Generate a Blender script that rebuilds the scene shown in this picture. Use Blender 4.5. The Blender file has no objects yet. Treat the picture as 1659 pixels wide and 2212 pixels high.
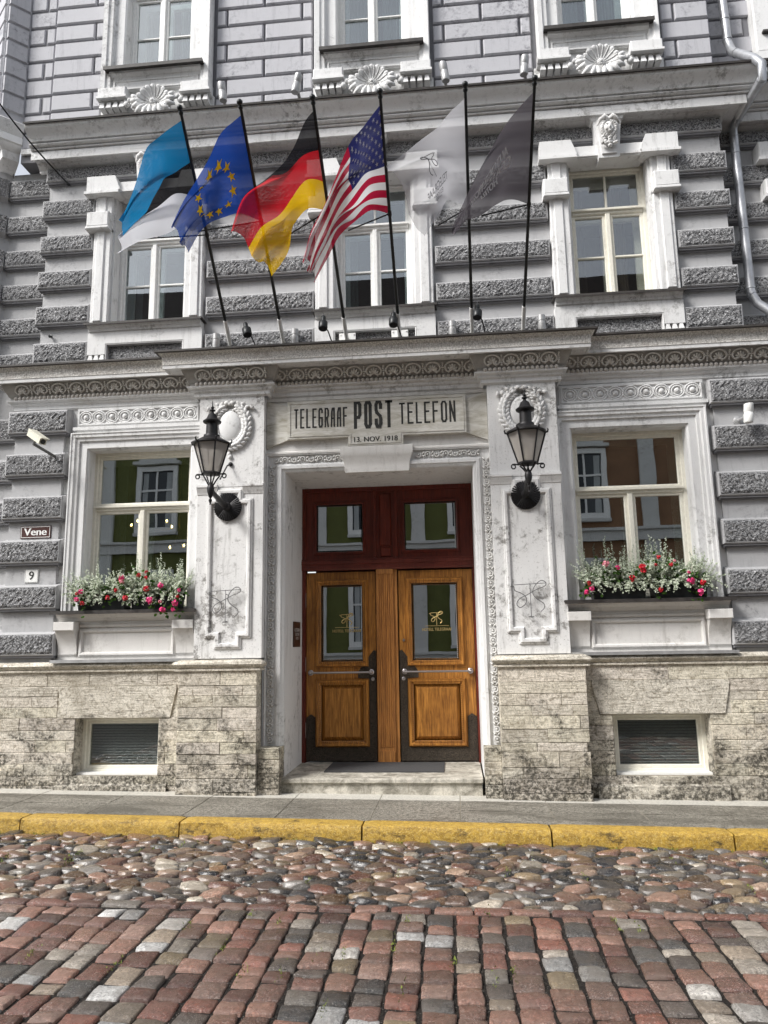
import bpy, bmesh, math, random
from mathutils import Vector, Matrix, noise
random.seed(7)
R_=math.radians
sc=bpy.context.scene
COL=sc.collection
# ------------------------------------------------------------------ camera
CAMP=Vector((0,-8.4,1.62))
RM=Matrix.Rotation(R_(5.373),3,'Z')@Matrix.Rotation(R_(90+9.914),3,'X')@Matrix.Rotation(R_(-0.974),3,'Z')
def at(u,v,y):
    d=RM@Vector(((u-829.5)/1597.,-(v-1106.)/1597.,-1.)); t=(y-CAMP.y)/d.y
    return CAMP+d*t
def gz(x): return -0.013*(x+0.9)
def gp(u,v,dz=0.):
    d=RM@Vector(((u-829.5)/1597.,-(v-1106.)/1597.,-1.))
    t=(dz-0.0117-CAMP.z)/(d.z+0.013*d.x)
    return CAMP+d*t
cd=bpy.data.cameras.new('camera'); cam=bpy.data.objects.new('camera',cd); COL.objects.link(cam)
cd.sensor_fit='VERTICAL'; cd.sensor_height=36; cd.lens=1597/2212*36; cd.clip_start=.05; cd.clip_end=500
cam.matrix_world=Matrix.Translation(CAMP)@RM.to_4x4(); sc.camera=cam
# ------------------------------------------------------------------ mesh builder
class MB:
    def __init__(s): s.v=[]; s.f=[]; s.m=[]; s.c=[]
    def add(s,vs,fs,mi=0,col=None):
        o=len(s.v); s.v+= [tuple(p) for p in vs]
        for f in fs: s.f.append([i+o for i in f]); s.m.append(mi); s.c.append(col)
    def box(s,x0,x1,y0,y1,z0,z1,mi=0,ch=0,col=None,T=None):
        if ch:   # chamfered front (towards -y)
            vs=[(x0,y1,z0),(x1,y1,z0),(x1,y1,z1),(x0,y1,z1),(x0,y0+ch,z0),(x1,y0+ch,z0),(x1,y0+ch,z1),(x0,y0+ch,z1),
                (x0+ch,y0,z0+ch),(x1-ch,y0,z0+ch),(x1-ch,y0,z1-ch),(x0+ch,y0,z1-ch)]
            fs=[(3,2,1,0),(8,9,10,11)]
            for i in range(4):
                j=(i+1)%4; fs+=[(i,j,4+j,4+i),(4+i,4+j,8+j,8+i)]
        else:
            vs=[(x0,y0,z0),(x1,y0,z0),(x1,y1,z0),(x0,y1,z0),(x0,y0,z1),(x1,y0,z1),(x1,y1,z1),(x0,y1,z1)]
            fs=[(3,2,1,0),(4,5,6,7),(0,1,5,4),(1,2,6,5),(2,3,7,6),(3,0,4,7)]
        if T: vs=[T@Vector(p) for p in vs]
        s.add(vs,fs,mi,col)
    def prism(s,poly,y0,y1,mi=0):
        n=len(poly); vs=[(x,y0,z) for x,z in poly]+[(x,y1,z) for x,z in poly]
        s.add(vs,[tuple(range(n)),tuple(range(2*n-1,n-1,-1))]+[(i,n+i,n+(i+1)%n,(i+1)%n) for i in range(n)],mi)
    def sweep(s,path,prof,fn,closed=False,mi=0,cap=True):
        n=len(path); P=[Vector((p[0],p[1])) for p in path]; out=[]
        for i in range(n):
            d1=(P[i]-P[i-1]).normalized() if (i>0 or closed) else None
            d2=(P[(i+1)%n]-P[i]).normalized() if (i<n-1 or closed) else None
            if d1 is None: d1=d2
            if d2 is None: d2=d1
            n1=Vector((d1.y,-d1.x)); n2=Vector((d2.y,-d2.x)); m=(n1+n2)
            k=m.length_squared; m=m*(2/k) if k>1e-6 else n1
            out.append(m)
        k=len(prof); vs=[]
        for i in range(n):
            for o,t in prof:
                q=P[i]+out[i]*o; vs.append(fn(q.x,q.y,t))
        fs=[]
        for i in range(n if closed else n-1):
            j=(i+1)%n
            for a in range(k-1): fs.append((i*k+a,j*k+a,j*k+a+1,i*k+a+1))
        if cap and not closed: fs+=[tuple(range(k)),tuple(range(n*k-1,n*k-k-1,-1))]
        s.add(vs,fs,mi)
    def mould(s,path,prof,mi=0): # path in plan left->right, prof (outward,z)
        s.sweep(path,prof,lambda x,y,t:(x,y,t),mi=mi)
    def frame(s,path,prof,closed=True,mi=0): # path in XZ, prof (outward,y)
        s.sweep(path,prof,lambda x,z,t:(x,t,z),closed=closed,mi=mi)
    def rect(s,x0,x1,z0,z1,prof,mi=0): # prof (outward,y) round a rectangle ; outward positive
        s.frame([(x0,z0),(x1,z0),(x1,z1),(x0,z1)],prof,True,mi)
    def tube(s,pts,r,n=8,mi=0,cap=True):
        pts=[Vector(p) for p in pts]; rs=r if isinstance(r,(list,tuple)) else [r]*len(pts)
        vs=[];up=None
        for i,p in enumerate(pts):
            d=(pts[min(i+1,len(pts)-1)]-pts[max(i-1,0)]).normalized()
            if up is None: up=d.orthogonal().normalized()
            up=(up-d*up.dot(d));  up=up.normalized() if up.length>1e-5 else d.orthogonal().normalized()
            b=d.cross(up)
            for k in range(n):
                a=2*math.pi*k/n; vs.append(p+(up*math.cos(a)+b*math.sin(a))*rs[i])
        fs=[(i*n+k,i*n+(k+1)%n,(i+1)*n+(k+1)%n,(i+1)*n+k) for i in range(len(pts)-1) for k in range(n)]
        if cap: fs+=[tuple(range(n)),tuple(range(len(pts)*n-1,len(pts)*n-n-1,-1))]
        s.add(vs,fs,mi)
    def lathe(s,prof,c,ax=(0,0,1),n=16,mi=0,ph=0):
        ax=Vector(ax).normalized(); c=Vector(c); u=ax.orthogonal().normalized() if abs(ax.z)<.99 else Vector((1,0,0)); w=ax.cross(u)
        vs=[];k=len(prof)
        for r,h in prof:
            for i in range(n):
                a=2*math.pi*i/n+ph; vs.append(c+ax*h+(u*math.cos(a)+w*math.sin(a))*max(r,1e-4))
        fs=[(j*n+i,j*n+(i+1)%n,(j+1)*n+(i+1)%n,(j+1)*n+i) for j in range(k-1) for i in range(n)]
        fs+=[tuple(range(n)),tuple(range(k*n-1,k*n-n-1,-1))]
        s.add(vs,fs,mi)
    def ell(s,c,r,n=8,m=5,mi=0,rot=None,col=None):
        c=Vector(c); vs=[]
        for j in range(m+1):
            t=math.pi*j/m
            for i in range(n):
                a=2*math.pi*i/n; p=Vector((r[0]*math.sin(t)*math.cos(a),r[1]*math.sin(t)*math.sin(a),r[2]*math.cos(t)))
                if rot: p=rot@p
                vs.append(c+p)
        s.add(vs,[(j*n+i,j*n+(i+1)%n,(j+1)*n+(i+1)%n,(j+1)*n+i) for j in range(m) for i in range(n)],mi,col)
    def build(s,name,mats,parent=None,smooth=None,fix=True):
        me=bpy.data.meshes.new(name); org=Vector((0,0,0)); p=parent
        while p is not None: org+=p.location; p=p.parent
        me.from_pydata([(a-org.x,b-org.y,c-org.z) for a,b,c in s.v],[],s.f)
        if not isinstance(mats,(list,tuple)): mats=[mats]
        for m in mats: me.materials.append(m)
        me.polygons.foreach_set('material_index',s.m)
        if any(c is not None for c in s.c) or mats[0].name=='limestone_ashlar':
            ca=me.color_attributes.new('col','FLOAT_COLOR','CORNER')
            arr=[]
            for poly,c in zip(me.polygons,s.c): arr+=list((c or (.9,.9,.9))+(1,))*poly.loop_total
            ca.data.foreach_set('color',arr)
        if fix:
            b=bmesh.new(); b.from_mesh(me); bmesh.ops.recalc_face_normals(b,faces=b.faces); b.to_mesh(me); b.free()
        if smooth:
            me.polygons.foreach_set('use_smooth',[True]*len(me.polygons)); me.set_sharp_from_angle(angle=R_(smooth))
        me.update()
        o=bpy.data.objects.new(name,me); COL.objects.link(o)
        if parent is not None: o.parent=parent
        return o
def thing(name,label,cat,loc=(0,0,0),group=None):
    o=bpy.data.objects.new(name,None); COL.objects.link(o); o.location=loc; o.empty_display_size=.2
    return tag(o,label,cat,group)
def tag(o,label=None,cat=None,group=None,kind=None):
    if label:o['label']=label
    if cat:o['category']=cat
    if group:o['group']=group
    if kind:o['kind']=kind
    return o
def textgeo(txt,size=1.,align='CENTER',shear=0):
    cu=bpy.data.curves.new('t','FONT'); cu.body=txt; cu.size=size; cu.align_x=align; cu.align_y='CENTER'; cu.resolution_u=3; cu.shear=shear
    o=bpy.data.objects.new('t',cu); COL.objects.link(o); bpy.context.view_layer.update()
    dg=bpy.context.evaluated_depsgraph_get(); me=o.evaluated_get(dg).to_mesh()
    V=[(v.co.x,v.co.y) for v in me.vertices]; F=[tuple(p.vertices) for p in me.polygons]
    o.evaluated_get(dg).to_mesh_clear(); bpy.data.objects.remove(o); bpy.data.curves.remove(cu)
    return V,F
def text_into(mb,txt,size,fn,mi=0,sx=1.,bold=0,shear=0,align='CENTER'):
    V,F=textgeo(txt,size,align,shear)
    for q,dx in enumerate([0] if not bold else [-bold,0,bold]):
        mb.add([Vector(fn(x*sx+dx,y))+Vector((0,-.0006*q,0)) for x,y in V],F,mi)
# ------------------------------------------------------------------ materials
def newmat(name):
    m=bpy.data.materials.new(name); m.use_nodes=True; nt=m.node_tree
    for n in list(nt.nodes): nt.nodes.remove(n)
    return m,nt,nt.nodes,nt.links
class NG:
    def __init__(s,name):
        s.m,s.nt,s.N,s.L=newmat(name)
        s.tc=s.N.new('ShaderNodeTexCoord'); s.out=s.N.new('ShaderNodeOutputMaterial')
    def n(s,t,**k):
        o=s.N.new(t)
        for a,b in k.items(): setattr(o,a,b)
        return o
    def map(s,sc=(1,1,1)):
        o=s.n('ShaderNodeMapping'); o.inputs['Scale'].default_value=sc; s.L.new(s.tc.outputs['Object'],o.inputs[0]); return o.outputs[0]
    def noise(s,scale,detail=4,rough=.6,sc=(1,1,1),dist=0):
        o=s.n('ShaderNodeTexNoise'); o.inputs['Scale'].default_value=scale; o.inputs['Detail'].default_value=detail
        o.inputs['Roughness'].default_value=rough; o.inputs['Distortion'].default_value=dist
        s.L.new(s.map(sc),o.inputs['Vector']); return o.outputs['Fac']
    def voro(s,scale,sc=(1,1,1),feat='F1'):
        o=s.n('ShaderNodeTexVoronoi'); o.feature=feat; o.inputs['Scale'].default_value=scale; s.L.new(s.map(sc),o.inputs['Vector']); return o.outputs['Distance']
    def ramp(s,x,a,b,ca=(0,0,0,1),cb=(1,1,1,1)):
        o=s.n('ShaderNodeValToRGB'); e=o.color_ramp.elements; e[0].position=a; e[1].position=b; e[0].color=ca; e[1].color=cb
        s.L.new(x,o.inputs[0]); return o.outputs[0]
    def mix(s,f,a,b,mode='MIX'):
        o=s.n('ShaderNodeMix',data_type='RGBA',blend_type=mode)
        for k,x in ((0,f),(6,a),(7,b)):
            if isinstance(x,(int,float)): o.inputs[k].default_value=x
            elif isinstance(x,tuple): o.inputs[k].default_value=x if len(x)==4 else x+(1,)
            else: s.L.new(x,o.inputs[k])
        return o.outputs[2]
    def math(s,op,a,b=0.):
        o=s.n('ShaderNodeMath',operation=op)
        for k,x in ((0,a),(1,b)):
            if isinstance(x,(int,float)): o.inputs[k].default_value=x
            else: s.L.new(x,o.inputs[k])
        return o.outputs[0]
    def bump(s,h,st=.5,dist=.01,prev=None):
        o=s.n('ShaderNodeBump'); o.inputs['Strength'].default_value=st; o.inputs['Distance'].default_value=dist
        s.L.new(h,o.inputs['Height'])
        if prev is not None: s.L.new(prev,o.inputs['Normal'])
        return o.outputs[0]
    def pr(s,col,rough=.8,metal=0,nrm=None,spec=.3,**k):
        o=s.n('ShaderNodeBsdfPrincipled')
        for nm,x in (('Base Color',col),('Roughness',rough),('Metallic',metal),('Specular IOR Level',spec)):
            if isinstance(x,(int,float)): o.inputs[nm].default_value=x
            elif isinstance(x,tuple): o.inputs[nm].default_value=x if len(x)==4 else x+(1,)
            else: s.L.new(x,o.inputs[nm])
        if nrm is not None: s.L.new(nrm,o.inputs['Normal'])
        for a,b in k.items(): o.inputs[a].default_value=b
        s.L.new(o.outputs[0],s.out.inputs[0]); s.p=o; return s.m
def plaster(name,base,dirt,amt=.5,streak=.4,fine=.3,bump=.35):
    g=NG(name)
    a=g.ramp(g.noise(1.3,8,.72,dist=.6),.50,.66)
    b=g.ramp(g.noise(14,6,.75),.47,.63)
    f=g.math('MULTIPLY',a,b)
    s=g.ramp(g.noise(3.0,6,.7,sc=(5,5,.55)),.52,.72)
    s=g.math('MULTIPLY',s,g.ramp(g.noise(1.7,4,.6),.4,.6))
    f=g.math('MAXIMUM',g.math('MULTIPLY',f,amt*1.6),g.math('MULTIPLY',s,streak))
    sp=g.ramp(g.noise(60,4,.7),.60,.72); f=g.math('ADD',f,g.math('MULTIPLY',sp,fine)); f=g.math('MINIMUM',f,1.)
    c=g.mix(f,base,dirt)
    c=g.mix(g.math('MULTIPLY',g.noise(6,5,.6),.35),c,tuple(min(1,x*.8) for x in base))
    n=g.bump(g.noise(90,5,.7),bump,.004); n=g.bump(g.noise(7,4,.6),.35,.01,n)
    return g.pr(c,.75,0,n,.3)
WHITE=plaster('white_plaster',(.73,.73,.725),(.30,.295,.285),1.0,.85,.5)
WHITE2=plaster('stained_white_plaster',(.74,.735,.725),(.20,.19,.175),1.7,1.0,.9)
GREY=plaster('grey_plaster',(.43,.43,.435),(.22,.22,.225),1.,.7,.35)
LILAC=plaster('lilac_grey_plaster',(.47,.47,.495),(.22,.22,.24),1.1,.8,.6)
CORN=plaster('cornice_plaster',(.70,.685,.66),(.30,.28,.25),.6,.6,.35)
SOOT_SHADE=plaster('sooty_shade_plaster',(.21,.21,.22),(.10,.10,.105),.7,.5,.3)  # dark grey for block undersides: ledge grime plus shade put into the colour
def mk_rough():
    g=NG('rough_cast_stone')
    v=g.voro(38,(1,1,1.3)); n=g.noise(45,5,.7,(1,1,1.3),dist=1.)
    c=g.mix(g.ramp(n,.43,.57),(.075,.075,.078),(.66,.66,.67))
    c=g.mix(g.math('MULTIPLY',g.ramp(g.noise(2,4,.6),.45,.7),.5),c,(.26,.26,.27))
    return g.pr(c,.75,0,g.bump(n,1.,.045,g.bump(v,.9,.02)),.3)
ROUGH=mk_rough()
def mk_stucco():
    g=NG('rough_stucco'); n=g.noise(55,5,.75)
    c=g.mix(g.ramp(n,.38,.60),(.40,.38,.35),(.86,.84,.80)); c=g.mix(g.ramp(g.noise(3,5,.7),.55,.75),c,(.36,.31,.27))
    return g.pr(c,.85,0,g.bump(n,.9,.015),.2)
STUC=mk_stucco()
def mk_orn():
    g=NG('ornament_stone'); n=g.noise(25,4,.6)
    c=g.mix(g.ramp(n,.35,.7),(.56,.54,.51),(.74,.72,.68)); return g.pr(c,.7,0,g.bump(n,.3,.004),.3)
ORN=mk_orn()
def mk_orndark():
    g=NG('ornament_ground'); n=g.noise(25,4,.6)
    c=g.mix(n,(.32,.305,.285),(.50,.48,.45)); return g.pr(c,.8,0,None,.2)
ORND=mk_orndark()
def mk_stone():
    g=NG('limestone_ashlar')
    n=g.noise(15,8,.78,(1.1,1,1.0),dist=1.6); big=g.noise(1.3,6,.7,dist=.5); wv=g.noise(11,5,.7,(.35,1,3.2),dist=1.2)
    c=g.mix(g.ramp(n,.36,.53),(.31,.27,.20),(.84,.785,.68))
    c=g.mix(g.math('MULTIPLY',g.ramp(wv,.53,.63),.6),c,(.25,.22,.165))
    c=g.mix(g.math('MULTIPLY',g.ramp(big,.52,.68),.6),c,(.36,.32,.25))
    fk=g.noise(70,4,.75,(1.6,1,.8)); c=g.mix(g.math('MULTIPLY',g.ramp(fk,.54,.64),.6),c,(.14,.12,.095))
    a=g.n('ShaderNodeVertexColor'); a.layer_name='col'; c=g.mix(.7,c,a.outputs[0],'MULTIPLY')
    sx=g.n('ShaderNodeSeparateXYZ'); g.L.new(g.tc.outputs['Object'],sx.inputs[0])
    mr=g.n('ShaderNodeMapRange'); mr.inputs[1].default_value=1.2; mr.inputs[2].default_value=-.1; g.L.new(sx.outputs[2],mr.inputs[0])
    l=g.ramp(g.math('ADD',g.math('MULTIPLY',g.noise(2.6,8,.76,(1,1,1.8),dist=.4),.8),g.math('MULTIPLY',mr.outputs[0],.19)),.465,.56)
    l=g.math('MULTIPLY',l,g.ramp(g.noise(30,6,.75),.38,.56))
    c=g.mix(g.math('MULTIPLY',l,.93),c,(.040,.036,.027))
    nn=g.bump(n,.8,.018); nn=g.bump(wv,.8,.018,nn); nn=g.bump(fk,.4,.006,nn)
    return g.pr(c,.72,0,nn,.3)
STONE=mk_stone()
def simple(name,col,rough=.5,metal=0,bump=0,bs=40,var=.15,spec=.4,sc=(1,1,1)):
    g=NG(name); n=g.noise(bs,5,.65,sc)
    c=g.mix(g.ramp(n,.3,.7),tuple(x*(1-var) for x in col),tuple(min(1,x*(1+var)) for x in col))
    return g.pr(c,rough,metal,g.bump(n,bump,.004) if bump else None,spec)
CREAM=simple('cream_frame_paint',(.76,.735,.64),.45,bump=.2,bs=25,var=.08)
WFRAME=simple('white_frame_paint',(.78,.78,.76),.45,bump=.2,bs=25,var=.07)
ZINC=simple('dark_sheet_metal',(.045,.040,.037),.6,0,var=.4,bs=9)
ZINCL=simple('light_sheet_metal',(.42,.42,.42),.4,.5,var=.2,bs=9)
IRON=simple('black_iron',(.022,.021,.022),.45,.4,bump=.3,bs=60,var=.4)
GALV=simple('galvanised_pipe',(.42,.43,.45),.38,.6,bump=.1,bs=8,var=.2)
BLACK=simple('black_paint',(.015,.017,.018),.4,.2)
SILVER=simple('grey_lamp_paint',(.40,.40,.40),.4,.4)
STEEL=simple('steel_bar',(.45,.42,.42),.36,1.,var=.08)
BRONZE=None
def mk_bronze():
    g=NG('embossed_dark_bronze'); n=g.noise(42,4,.7,dist=3.5); v=g.voro(30)
    c=g.mix(g.ramp(n,.4,.62),(.012,.010,.008),(.14,.11,.08)); return g.pr(c,.45,.35,g.bump(n,1.,.02,g.bump(v,.5,.01)),.4)
BRONZE=mk_bronze()
def mk_wood(name,a,b,dk,sc=(9,9,.7),rough=.38):
    g=NG(name); n=g.noise(5,7,.65,sc,dist=.7); n2=g.noise(30,5,.7,(3,3,.12),dist=.3)
    c=g.mix(g.ramp(n,.34,.64),a,b); c=g.mix(g.math('MULTIPLY',g.ramp(n2,.46,.68),.65),c,dk)
    c=g.mix(g.math('MULTIPLY',g.ramp(g.noise(1.6,4,.6),.52,.72),.5),c,dk)
    return g.pr(c,rough,0,g.bump(n2,.3,.003),.4)
WOOD=mk_wood('honey_oak',(.22,.085,.016),(.60,.265,.055),(.09,.03,.008))
WOODR=mk_wood('reddish_oak_post',(.28,.11,.03),(.58,.26,.07),(.08,.022,.009),(14,14,.5),.5)
MAHOG=mk_wood('dark_red_wood',(.10,.014,.008),(.19,.030,.016),(.040,.006,.004),rough=.3)
MAHOGL=mk_wood('red_brown_rail_wood',(.10,.018,.012),(.17,.035,.024),(.04,.007,.005),(1,9,9),.35)
def mk_glass(name,tint=(.6,.65,.62),refl=.34,rough=0.,fc=.3):
    g=NG(name); t=g.n('ShaderNodeBsdfTransparent'); t.inputs[0].default_value=tint+(1,)
    gl=g.n('ShaderNodeBsdfGlossy'); gl.inputs['Roughness'].default_value=rough; gl.inputs['Color'].default_value=(.95,.97,1,1)
    mx=g.n('ShaderNodeMixShader'); lw=g.n('ShaderNodeLayerWeight'); lw.inputs[0].default_value=.35
    f=g.math('ADD',g.math('MULTIPLY',lw.outputs['Facing'],fc),refl); f=g.math('MINIMUM',f,1.)
    b=g.bump(g.noise(1.6,2,.4),.035,.02); g.L.new(b,gl.inputs['Normal'])
    g.L.new(f,mx.inputs[0]); g.L.new(t.outputs[0],mx.inputs[1]); g.L.new(gl.outputs[0],mx.inputs[2]); g.L.new(mx.outputs[0],g.out.inputs[0]); return g.m
GLASS=mk_glass('window_glass'); GLASSU=mk_glass('upper_window_glass',(.72,.77,.77),.12,0,.12); GLASSB=mk_glass('basement_glass',(.82,.84,.83),.10,0,.15); GLASSD=mk_glass('door_glass',(.35,.38,.36),.42)
GLASSL=None
def mk_lampglass():
    g=NG('frosted_lamp_glass'); t=g.n('ShaderNodeBsdfTransparent'); t.inputs[0].default_value=(.9,.88,.85,1)
    d=g.n('ShaderNodeBsdfPrincipled'); d.inputs['Base Color'].default_value=(.42,.39,.36,1); d.inputs['Roughness'].default_value=.25
    mx=g.n('ShaderNodeMixShader'); mx.inputs[0].default_value=.6
    g.L.new(t.outputs[0],mx.inputs[1]); g.L.new(d.outputs[0],mx.inputs[2]); g.L.new(mx.outputs[0],g.out.inputs[0]); return g.m
GLASSL=mk_lampglass()
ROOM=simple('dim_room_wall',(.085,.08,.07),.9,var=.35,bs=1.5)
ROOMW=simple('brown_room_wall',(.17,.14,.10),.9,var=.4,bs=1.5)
CURT=simple('white_net_curtain',(.42,.44,.44),.9,var=.15,bs=12,sc=(1,1,.05))
CURTB=simple('beige_curtain',(.24,.20,.15),.9,var=.2,bs=12,sc=(1,1,.05))
def mk_blind():
    g=NG('grey_blind'); w=g.n('ShaderNodeTexWave'); w.bands_direction='Z'; w.inputs['Scale'].default_value=11.5; g.L.new(g.map(),w.inputs['Vector'])
    c=g.mix(w.outputs['Fac'],(.10,.115,.11),(.26,.28,.27)); return g.pr(c,.6)
BLIND=mk_blind()
def mk_attr(name,rough,bs,bst,var,spec=.5,dist=.004):
    g=NG(name); a=g.n('ShaderNodeVertexColor'); a.layer_name='col'
    n=g.noise(bs,6,.75); n2=g.noise(bs*3.2,3,.7); c=g.mix(g.ramp(n,.36,.64),a.outputs[0],(1,1,1),'MULTIPLY')
    d=g.mix(1.,a.outputs[0],(1-var,)*3,'MULTIPLY'); c=g.mix(g.ramp(n,.35,.65),d,a.outputs[0])
    lt=g.mix(.30,a.outputs[0],(.8,.74,.68)); c=g.mix(g.math('MULTIPLY',g.ramp(n2,.54,.64),.8),c,lt)
    n3=g.noise(bs*2.1,4,.75); c=g.mix(g.math('MULTIPLY',g.ramp(n3,.52,.60),.75),c,g.mix(.75,a.outputs[0],(0.01,.01,.01)))
    n4=g.noise(bs*.28,5,.7,dist=.8); c=g.mix(g.math('MULTIPLY',g.ramp(n4,.46,.66),.6),c,g.mix(.5,a.outputs[0],(.42,.34,.28))); c=g.mix(g.math('MULTIPLY',g.ramp(n4,.50,.36),.55),c,g.mix(.6,a.outputs[0],(.03,.025,.02)))
    r=g.ramp(g.noise(5,3,.5),.3,.7,(rough-.12,)*3+(1,),(rough+.16,)*3+(1,))
    return g.pr(c,r,0,g.bump(n,bst,dist),spec)
SETT=mk_attr('granite_sett',.26,34,1.,.55,.6,.012)
COBB=mk_attr('field_cobble',.24,22,.8,.45,.6,.006)
def mk_soil():
    g=NG('joint_grit'); n=g.noise(70,4,.7); v=g.voro(60)
    c=g.mix(g.ramp(n,.35,.62),(.004,.0035,.003),(.026,.021,.017)); c=g.mix(g.ramp(v,.06,.18,(1,1,1,1),(0,0,0,1)),c,(.34,.31,.27))
    return g.pr(c,.8,0,g.bump(v,.8,.01),.3)
SOIL=mk_soil()
def mk_grav():
    g=NG('pale_grit'); n=g.noise(60,4,.7); v=g.voro(48)
    c=g.mix(g.ramp(n,.42,.58),(.03,.026,.022),(.20,.175,.15)); c=g.mix(g.ramp(v,.10,.26,(1,1,1,1),(0,0,0,1)),c,(.50,.46,.41))
    return g.pr(c,.6,0,g.bump(v,.8,.012),.4)
GRAV=mk_grav()
def mk_pave():
    g=NG('wet_granite_slab'); n=g.noise(32,6,.85); n2=g.noise(75,3,.75); b=g.noise(1.6,5,.6,(.5,1.5,1))
    c=g.mix(g.ramp(n,.42,.56),(.045,.041,.033),(.27,.25,.21)); c=g.mix(g.math('MULTIPLY',g.ramp(n2,.53,.62),.8),c,(.50,.47,.41))
    c=g.mix(g.math('MULTIPLY',g.ramp(b,.45,.62),.6),c,(.055,.05,.04))
    return g.pr(c,g.ramp(b,.4,.65,(.5,)*3+(1,),(.3,)*3+(1,)),0,g.bump(n,.5,.005),.4)
PAVE=mk_pave()
PAVEL=simple('pale_granite_border',(.50,.48,.43),.5,bump=.5,bs=50,var=.3)
def mk_step():
    g=NG('step_limestone'); n=g.noise(6,7,.75,dist=.6); f=g.noise(60,4,.7)
    c=g.mix(g.ramp(n,.40,.62),(.60,.565,.49),(.20,.185,.15)); c=g.mix(g.math('MULTIPLY',g.ramp(f,.5,.66),.4),c,(.16,.14,.11))
    return g.pr(c,.6,0,g.bump(f,.5,.006),.4)
STEP=mk_step()
def mk_yellow():
    g=NG('worn_yellow_paint'); n=g.noise(26,6,.75,(1,1,1),dist=.5); b=g.noise(3.5,6,.75,(1,1,2.2))
    c=g.mix(g.ramp(n,.36,.64),(.24,.135,.016),(.54,.34,.05))
    c=g.mix(g.math('MULTIPLY',g.ramp(g.noise(110,3,.7),.5,.66),.5),c,(.75,.62,.28))
    c=g.mix(g.ramp(b,.57,.66),c,(.09,.06,.02)); c=g.mix(g.math('MULTIPLY',g.ramp(g.noise(14,6,.8,(.5,1,2)),.58,.66),.8),c,(.12,.08,.03)); return g.pr(c,.55,0,g.bump(n,1.,.012),.4)
YEL=mk_yellow()
def mk_sign():
    g=NG('marble_sign_slab'); n=g.noise(5,7,.7,(.6,1,2.2),dist=1.); 
    c=g.mix(g.ramp(n,.42,.66),(.60,.585,.54),(.36,.335,.27)); c=g.mix(g.math('MULTIPLY',g.ramp(g.noise(3,8,.8,(.7,1,3)),.58,.68),.7),c,(.22,.2,.15))
    return g.pr(c,.5,0,g.bump(n,.3,.003),.4)
SIGN=mk_sign()
INK=simple('black_lettering',(.022,.022,.020),.6,bump=.3,var=.4)
def cloth(name,fn,transp=.1,trl=.35):
    g=NG(name); uv=g.n('ShaderNodeUVMap'); sp=g.n('ShaderNodeSeparateXYZ'); g.L.new(uv.outputs[0],sp.inputs[0])
    c=fn(g,sp.outputs[0],sp.outputs[1])  # x=fly v, y=u down
    w=g.noise(160,2,.5); 
    d=g.n('ShaderNodeBsdfDiffuse'); t=g.n('ShaderNodeBsdfTranslucent'); tr=g.n('ShaderNodeBsdfTransparent')
    for s_ in (d,t):
        if isinstance(c,tuple): s_.inputs[0].default_value=c+(1,)
        else: g.L.new(c,s_.inputs[0])
    m1=g.n('ShaderNodeMixShader'); m1.inputs[0].default_value=trl; g.L.new(d.outputs[0],m1.inputs[1]); g.L.new(t.outputs[0],m1.inputs[2])
    m2=g.n('ShaderNodeMixShader'); g.L.new(g.math('ADD',g.math('MULTIPLY',g.ramp(sp.outputs[0],.35,1.),.13),transp),m2.inputs[0]); g.L.new(m1.outputs[0],m2.inputs[1]); g.L.new(tr.outputs[0],m2.inputs[2])
    g.L.new(m2.outputs[0],g.out.inputs[0]); return g.m
def bands(cols):
    def fn(g,x,y):
        o=g.n('ShaderNodeValToRGB'); o.color_ramp.interpolation='CONSTANT'; e=o.color_ramp.elements
        e[0].position=0; e[0].color=cols[0]+(1,); e[1].position=1/len(cols); e[1].color=cols[1]+(1,)
        for i in range(2,len(cols)):
            q=e.new(i/len(cols)); q.color=cols[i]+(1,)
        g.L.new(y,o.inputs[0]); return o.outputs[0]
    return fn
# ------------------------------------------------------------------ world, light
w=bpy.data.worlds.new('World'); sc.world=w; w.use_nodes=True; nt=w.node_tree
sky=nt.nodes.new('ShaderNodeTexSky'); sky.sky_type='NISHITA'; sky.sun_disc=False; sky.sun_elevation=R_(44); sky.sun_rotation=R_(232); sky.dust_density=2; sky.air_density=1.0; sky.ozone_density=1
hs=nt.nodes.new('ShaderNodeHueSaturation'); hs.inputs['Saturation'].default_value=.28
nt.links.new(sky.outputs[0],hs.inputs['Color']); nt.links.new(hs.outputs[0],nt.nodes['Background'].inputs[0]); nt.nodes['Background'].inputs[1].default_value=.13
sl=bpy.data.lights.new('sun','SUN'); so=bpy.data.objects.new('sun',sl); COL.objects.link(so); sl.energy=2.1; sl.angle=R_(17); sl.color=(1,.975,.94)
sd=Vector((-.78,-.60,.95)).normalized(); so.rotation_euler=sd.to_track_quat('Z','Y').to_euler(); so.location=(0,-5,14)
sc.view_settings.view_transform='Standard'; sc.view_settings.look='None'; sc.view_settings.exposure=1.0; sc.view_settings.gamma=1
sc.render.resolution_x=768; sc.render.resolution_y=1024
# ================================================================== BUILDING
B=thing('hotel_building','grey and white historic stucco hotel with rusticated bands, carved cornices and oak double door','building')
PZ=1.44
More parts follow.
